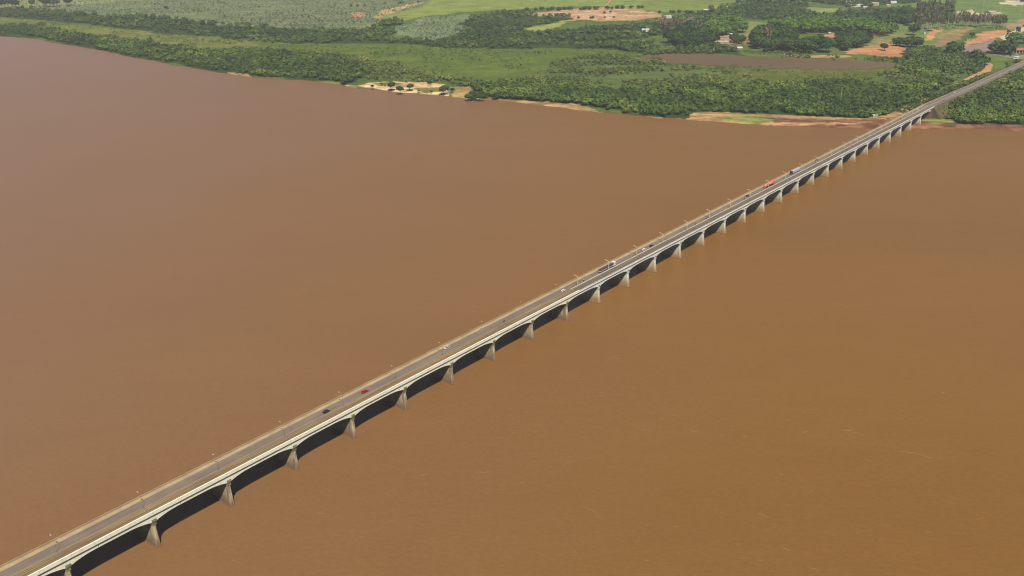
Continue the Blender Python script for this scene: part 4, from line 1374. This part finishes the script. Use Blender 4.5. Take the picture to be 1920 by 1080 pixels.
house("house", 1370, 15, 30, 10, 4, .3, M_wall, M_wall, "long pale low house by the far field hedge")
house("house", 1302, 54, 14, 8, 4, .2, M_wall, M_wall, "small pale house half hidden under the bright grove")
house("hut", 1555, 64, 6, 5, 3, .2, M_wall, M_wall, "small pale hut in the red park clearing", "hut")
house("warehouse", 1905, 0, 50, 30, 8, .7, M_pale, M_pale, "wide pale warehouse beyond the tall poles", "warehouse", rh=1)
house("warehouse", 1858, 24, 24, 14, 4, .3, M_tin, M_pale, "low white roofed depot on the pale yard behind the bare trees", "warehouse", rh=1)
house("shed", 1640, 217.5, 9, 5, 2.5, .3, M_tin, M_tin, "tiny white shelter on the dry bank just upstream of the bridge", "shed", rh=.6)

house("house", 1588, 6, 20, 10, 5, .1, M_tin, M_wall, "pale roofed house half hidden at the left end of the far settlement")
house("house", 1674, 6, 20, 10, 5, .3, M_tin, M_pw, "white house between far trees at the back of the park row")
house("house", 1665, 12, 12, 8, 4, .0, M_wall, M_wall, "small tan outbuilding next to the tan block like house")
house("shed", 1622, 15, 12, 7, 3, .1, M_tin, M_pw, "small white outbuilding before the two white houses", "shed")
house("shed", 1372, 11, 14, 7, 3, .1, M_tin, M_wall, "small pale shed above the long low house by the hedge", "shed")
house("shed", 1350, 18, 12, 7, 3, .5, M_tin, M_wall, "small pale shed between the two low houses by the hedge", "shed")
house("shed", 1733, 64, 5, 4, 3, .2, M_tin, M_pw, "tiny white kiosk on the lawn by the lone umbrella tree", "shed", rh=.6)
house("shed", 1814, 76, 7, 5, 3, .2, M_wall, M_wall, "tiny tan kiosk at the tip of the brown field", "shed", rh=.6)
house("warehouse", 1925, 3, 40, 24, 9, .7, M_tin, M_dark, "tall dark walled warehouse with pale roof at the forecourt edge", "warehouse", rh=1)
house("house", 1905, 110, 12, 8, 3.5, .9, M_tin, M_pw, "white gatehouse at the corner of the customs yard", rh=.8)
for i, (x, y) in enumerate([(1848, 25), (1853, 27), (1862, 26), (1868, 27), (1873, 26)]):
    on_land(make_car("car", [M_pk, M_pw, M_ps, M_pk, M_pw][i], 4.8, 1.9, True), x, y, rad(20 + 50 * i), ["dark car at the near end of the depot yard", "white car second in the depot yard", "silver car in the middle of the depot yard", "dark car beyond the silver one in the depot yard", "white car at the far corner of the depot yard"][i], "car")
# customs hall: tiled canopy roof on columns
g = G(1916, 98, 3.0)
hall = tag(empty("customs_hall", g, rad(8)), "red tiled customs hall with open drive through bays", "customs hall")
MB().loft([[(x, -9, 5.2), (x, 9, 5.2), (x, 0, 8.2)] for x in (-26, 30)]).obj("roof", M_tile, hall)
for k in range(8):
    for sy in (-7, 7):
        MB().box(-24.5 + k * 7, -23.9 + k * 7, sy - .3, sy + .3, 0, 5.19).obj("column", M_pw, hall)
MB().box(-20, 24, -3, 3, 0, 4.2).obj("booth", M_wall, hall)

# utility poles
def make_pole(h):
    t = empty("utility_pole")
    MB().tube([(0, 0, -.3), (0, 0, h * .5), (0, 0, h)], [.34, .3, .24], 8).obj("pole", M_galv, t)
    MB().box(-1.6, 1.6, -.15, .15, h - .5, h - .2).obj("crossarm", M_galv, t)
    return t


for px, py, hpx, lb in [(1788, 24, 16, "pale tall mast behind the eucalyptus row"), (1842, 22, 18, "yellowish pole rising from the meadow by the pale yard"), (1875, 24, 15, "pale green pole at the corner of the depot yard"),
                        (1912, 36, 20, "pale pole beside the far warehouse forecourt"), (1890, 60, 19, "tall pale pole beside the concrete road"), (1862, 68, 15, "tall pale pole on the red earth verge"),
                        (1868, 3, 10, "short pole at the warehouse corner"), (1881, 36, 10, "grey pole between the tall row and the green verge"), (1576, 190, 22, "slim pale pole alone in the riverside wood")]:
    q = G(px, py)
    dist = math.sqrt(q[0] ** 2 + q[1] ** 2 + CH ** 2)
    t = make_pole(hpx * dist / FPX)
    t.location = q
    tag(t, lb, "pole")

# ------------------------------------------------------------------ air
hz = MB().box(-4200, 4200, -150, 5200, -6, 330).obj("haze", M_white)
hm, hnt, hb = newmat("haze_air")
hnt.nodes.remove(hb)
pv = hnt.nodes.new("ShaderNodeVolumePrincipled")
pv.inputs["Color"].default_value = (0.80, 0.87, 1.0, 1)
pv.inputs["Density"].default_value = 0.000055
pv.inputs["Anisotropy"].default_value = 0.0
hnt.links.new(pv.outputs[0], hnt.nodes["Material Output"].inputs["Volume"])
hz.data.materials.clear(); hz.data.materials.append(hm)
tag(hz, "thin pale air between the camera and the far land", "haze", kind="stuff")
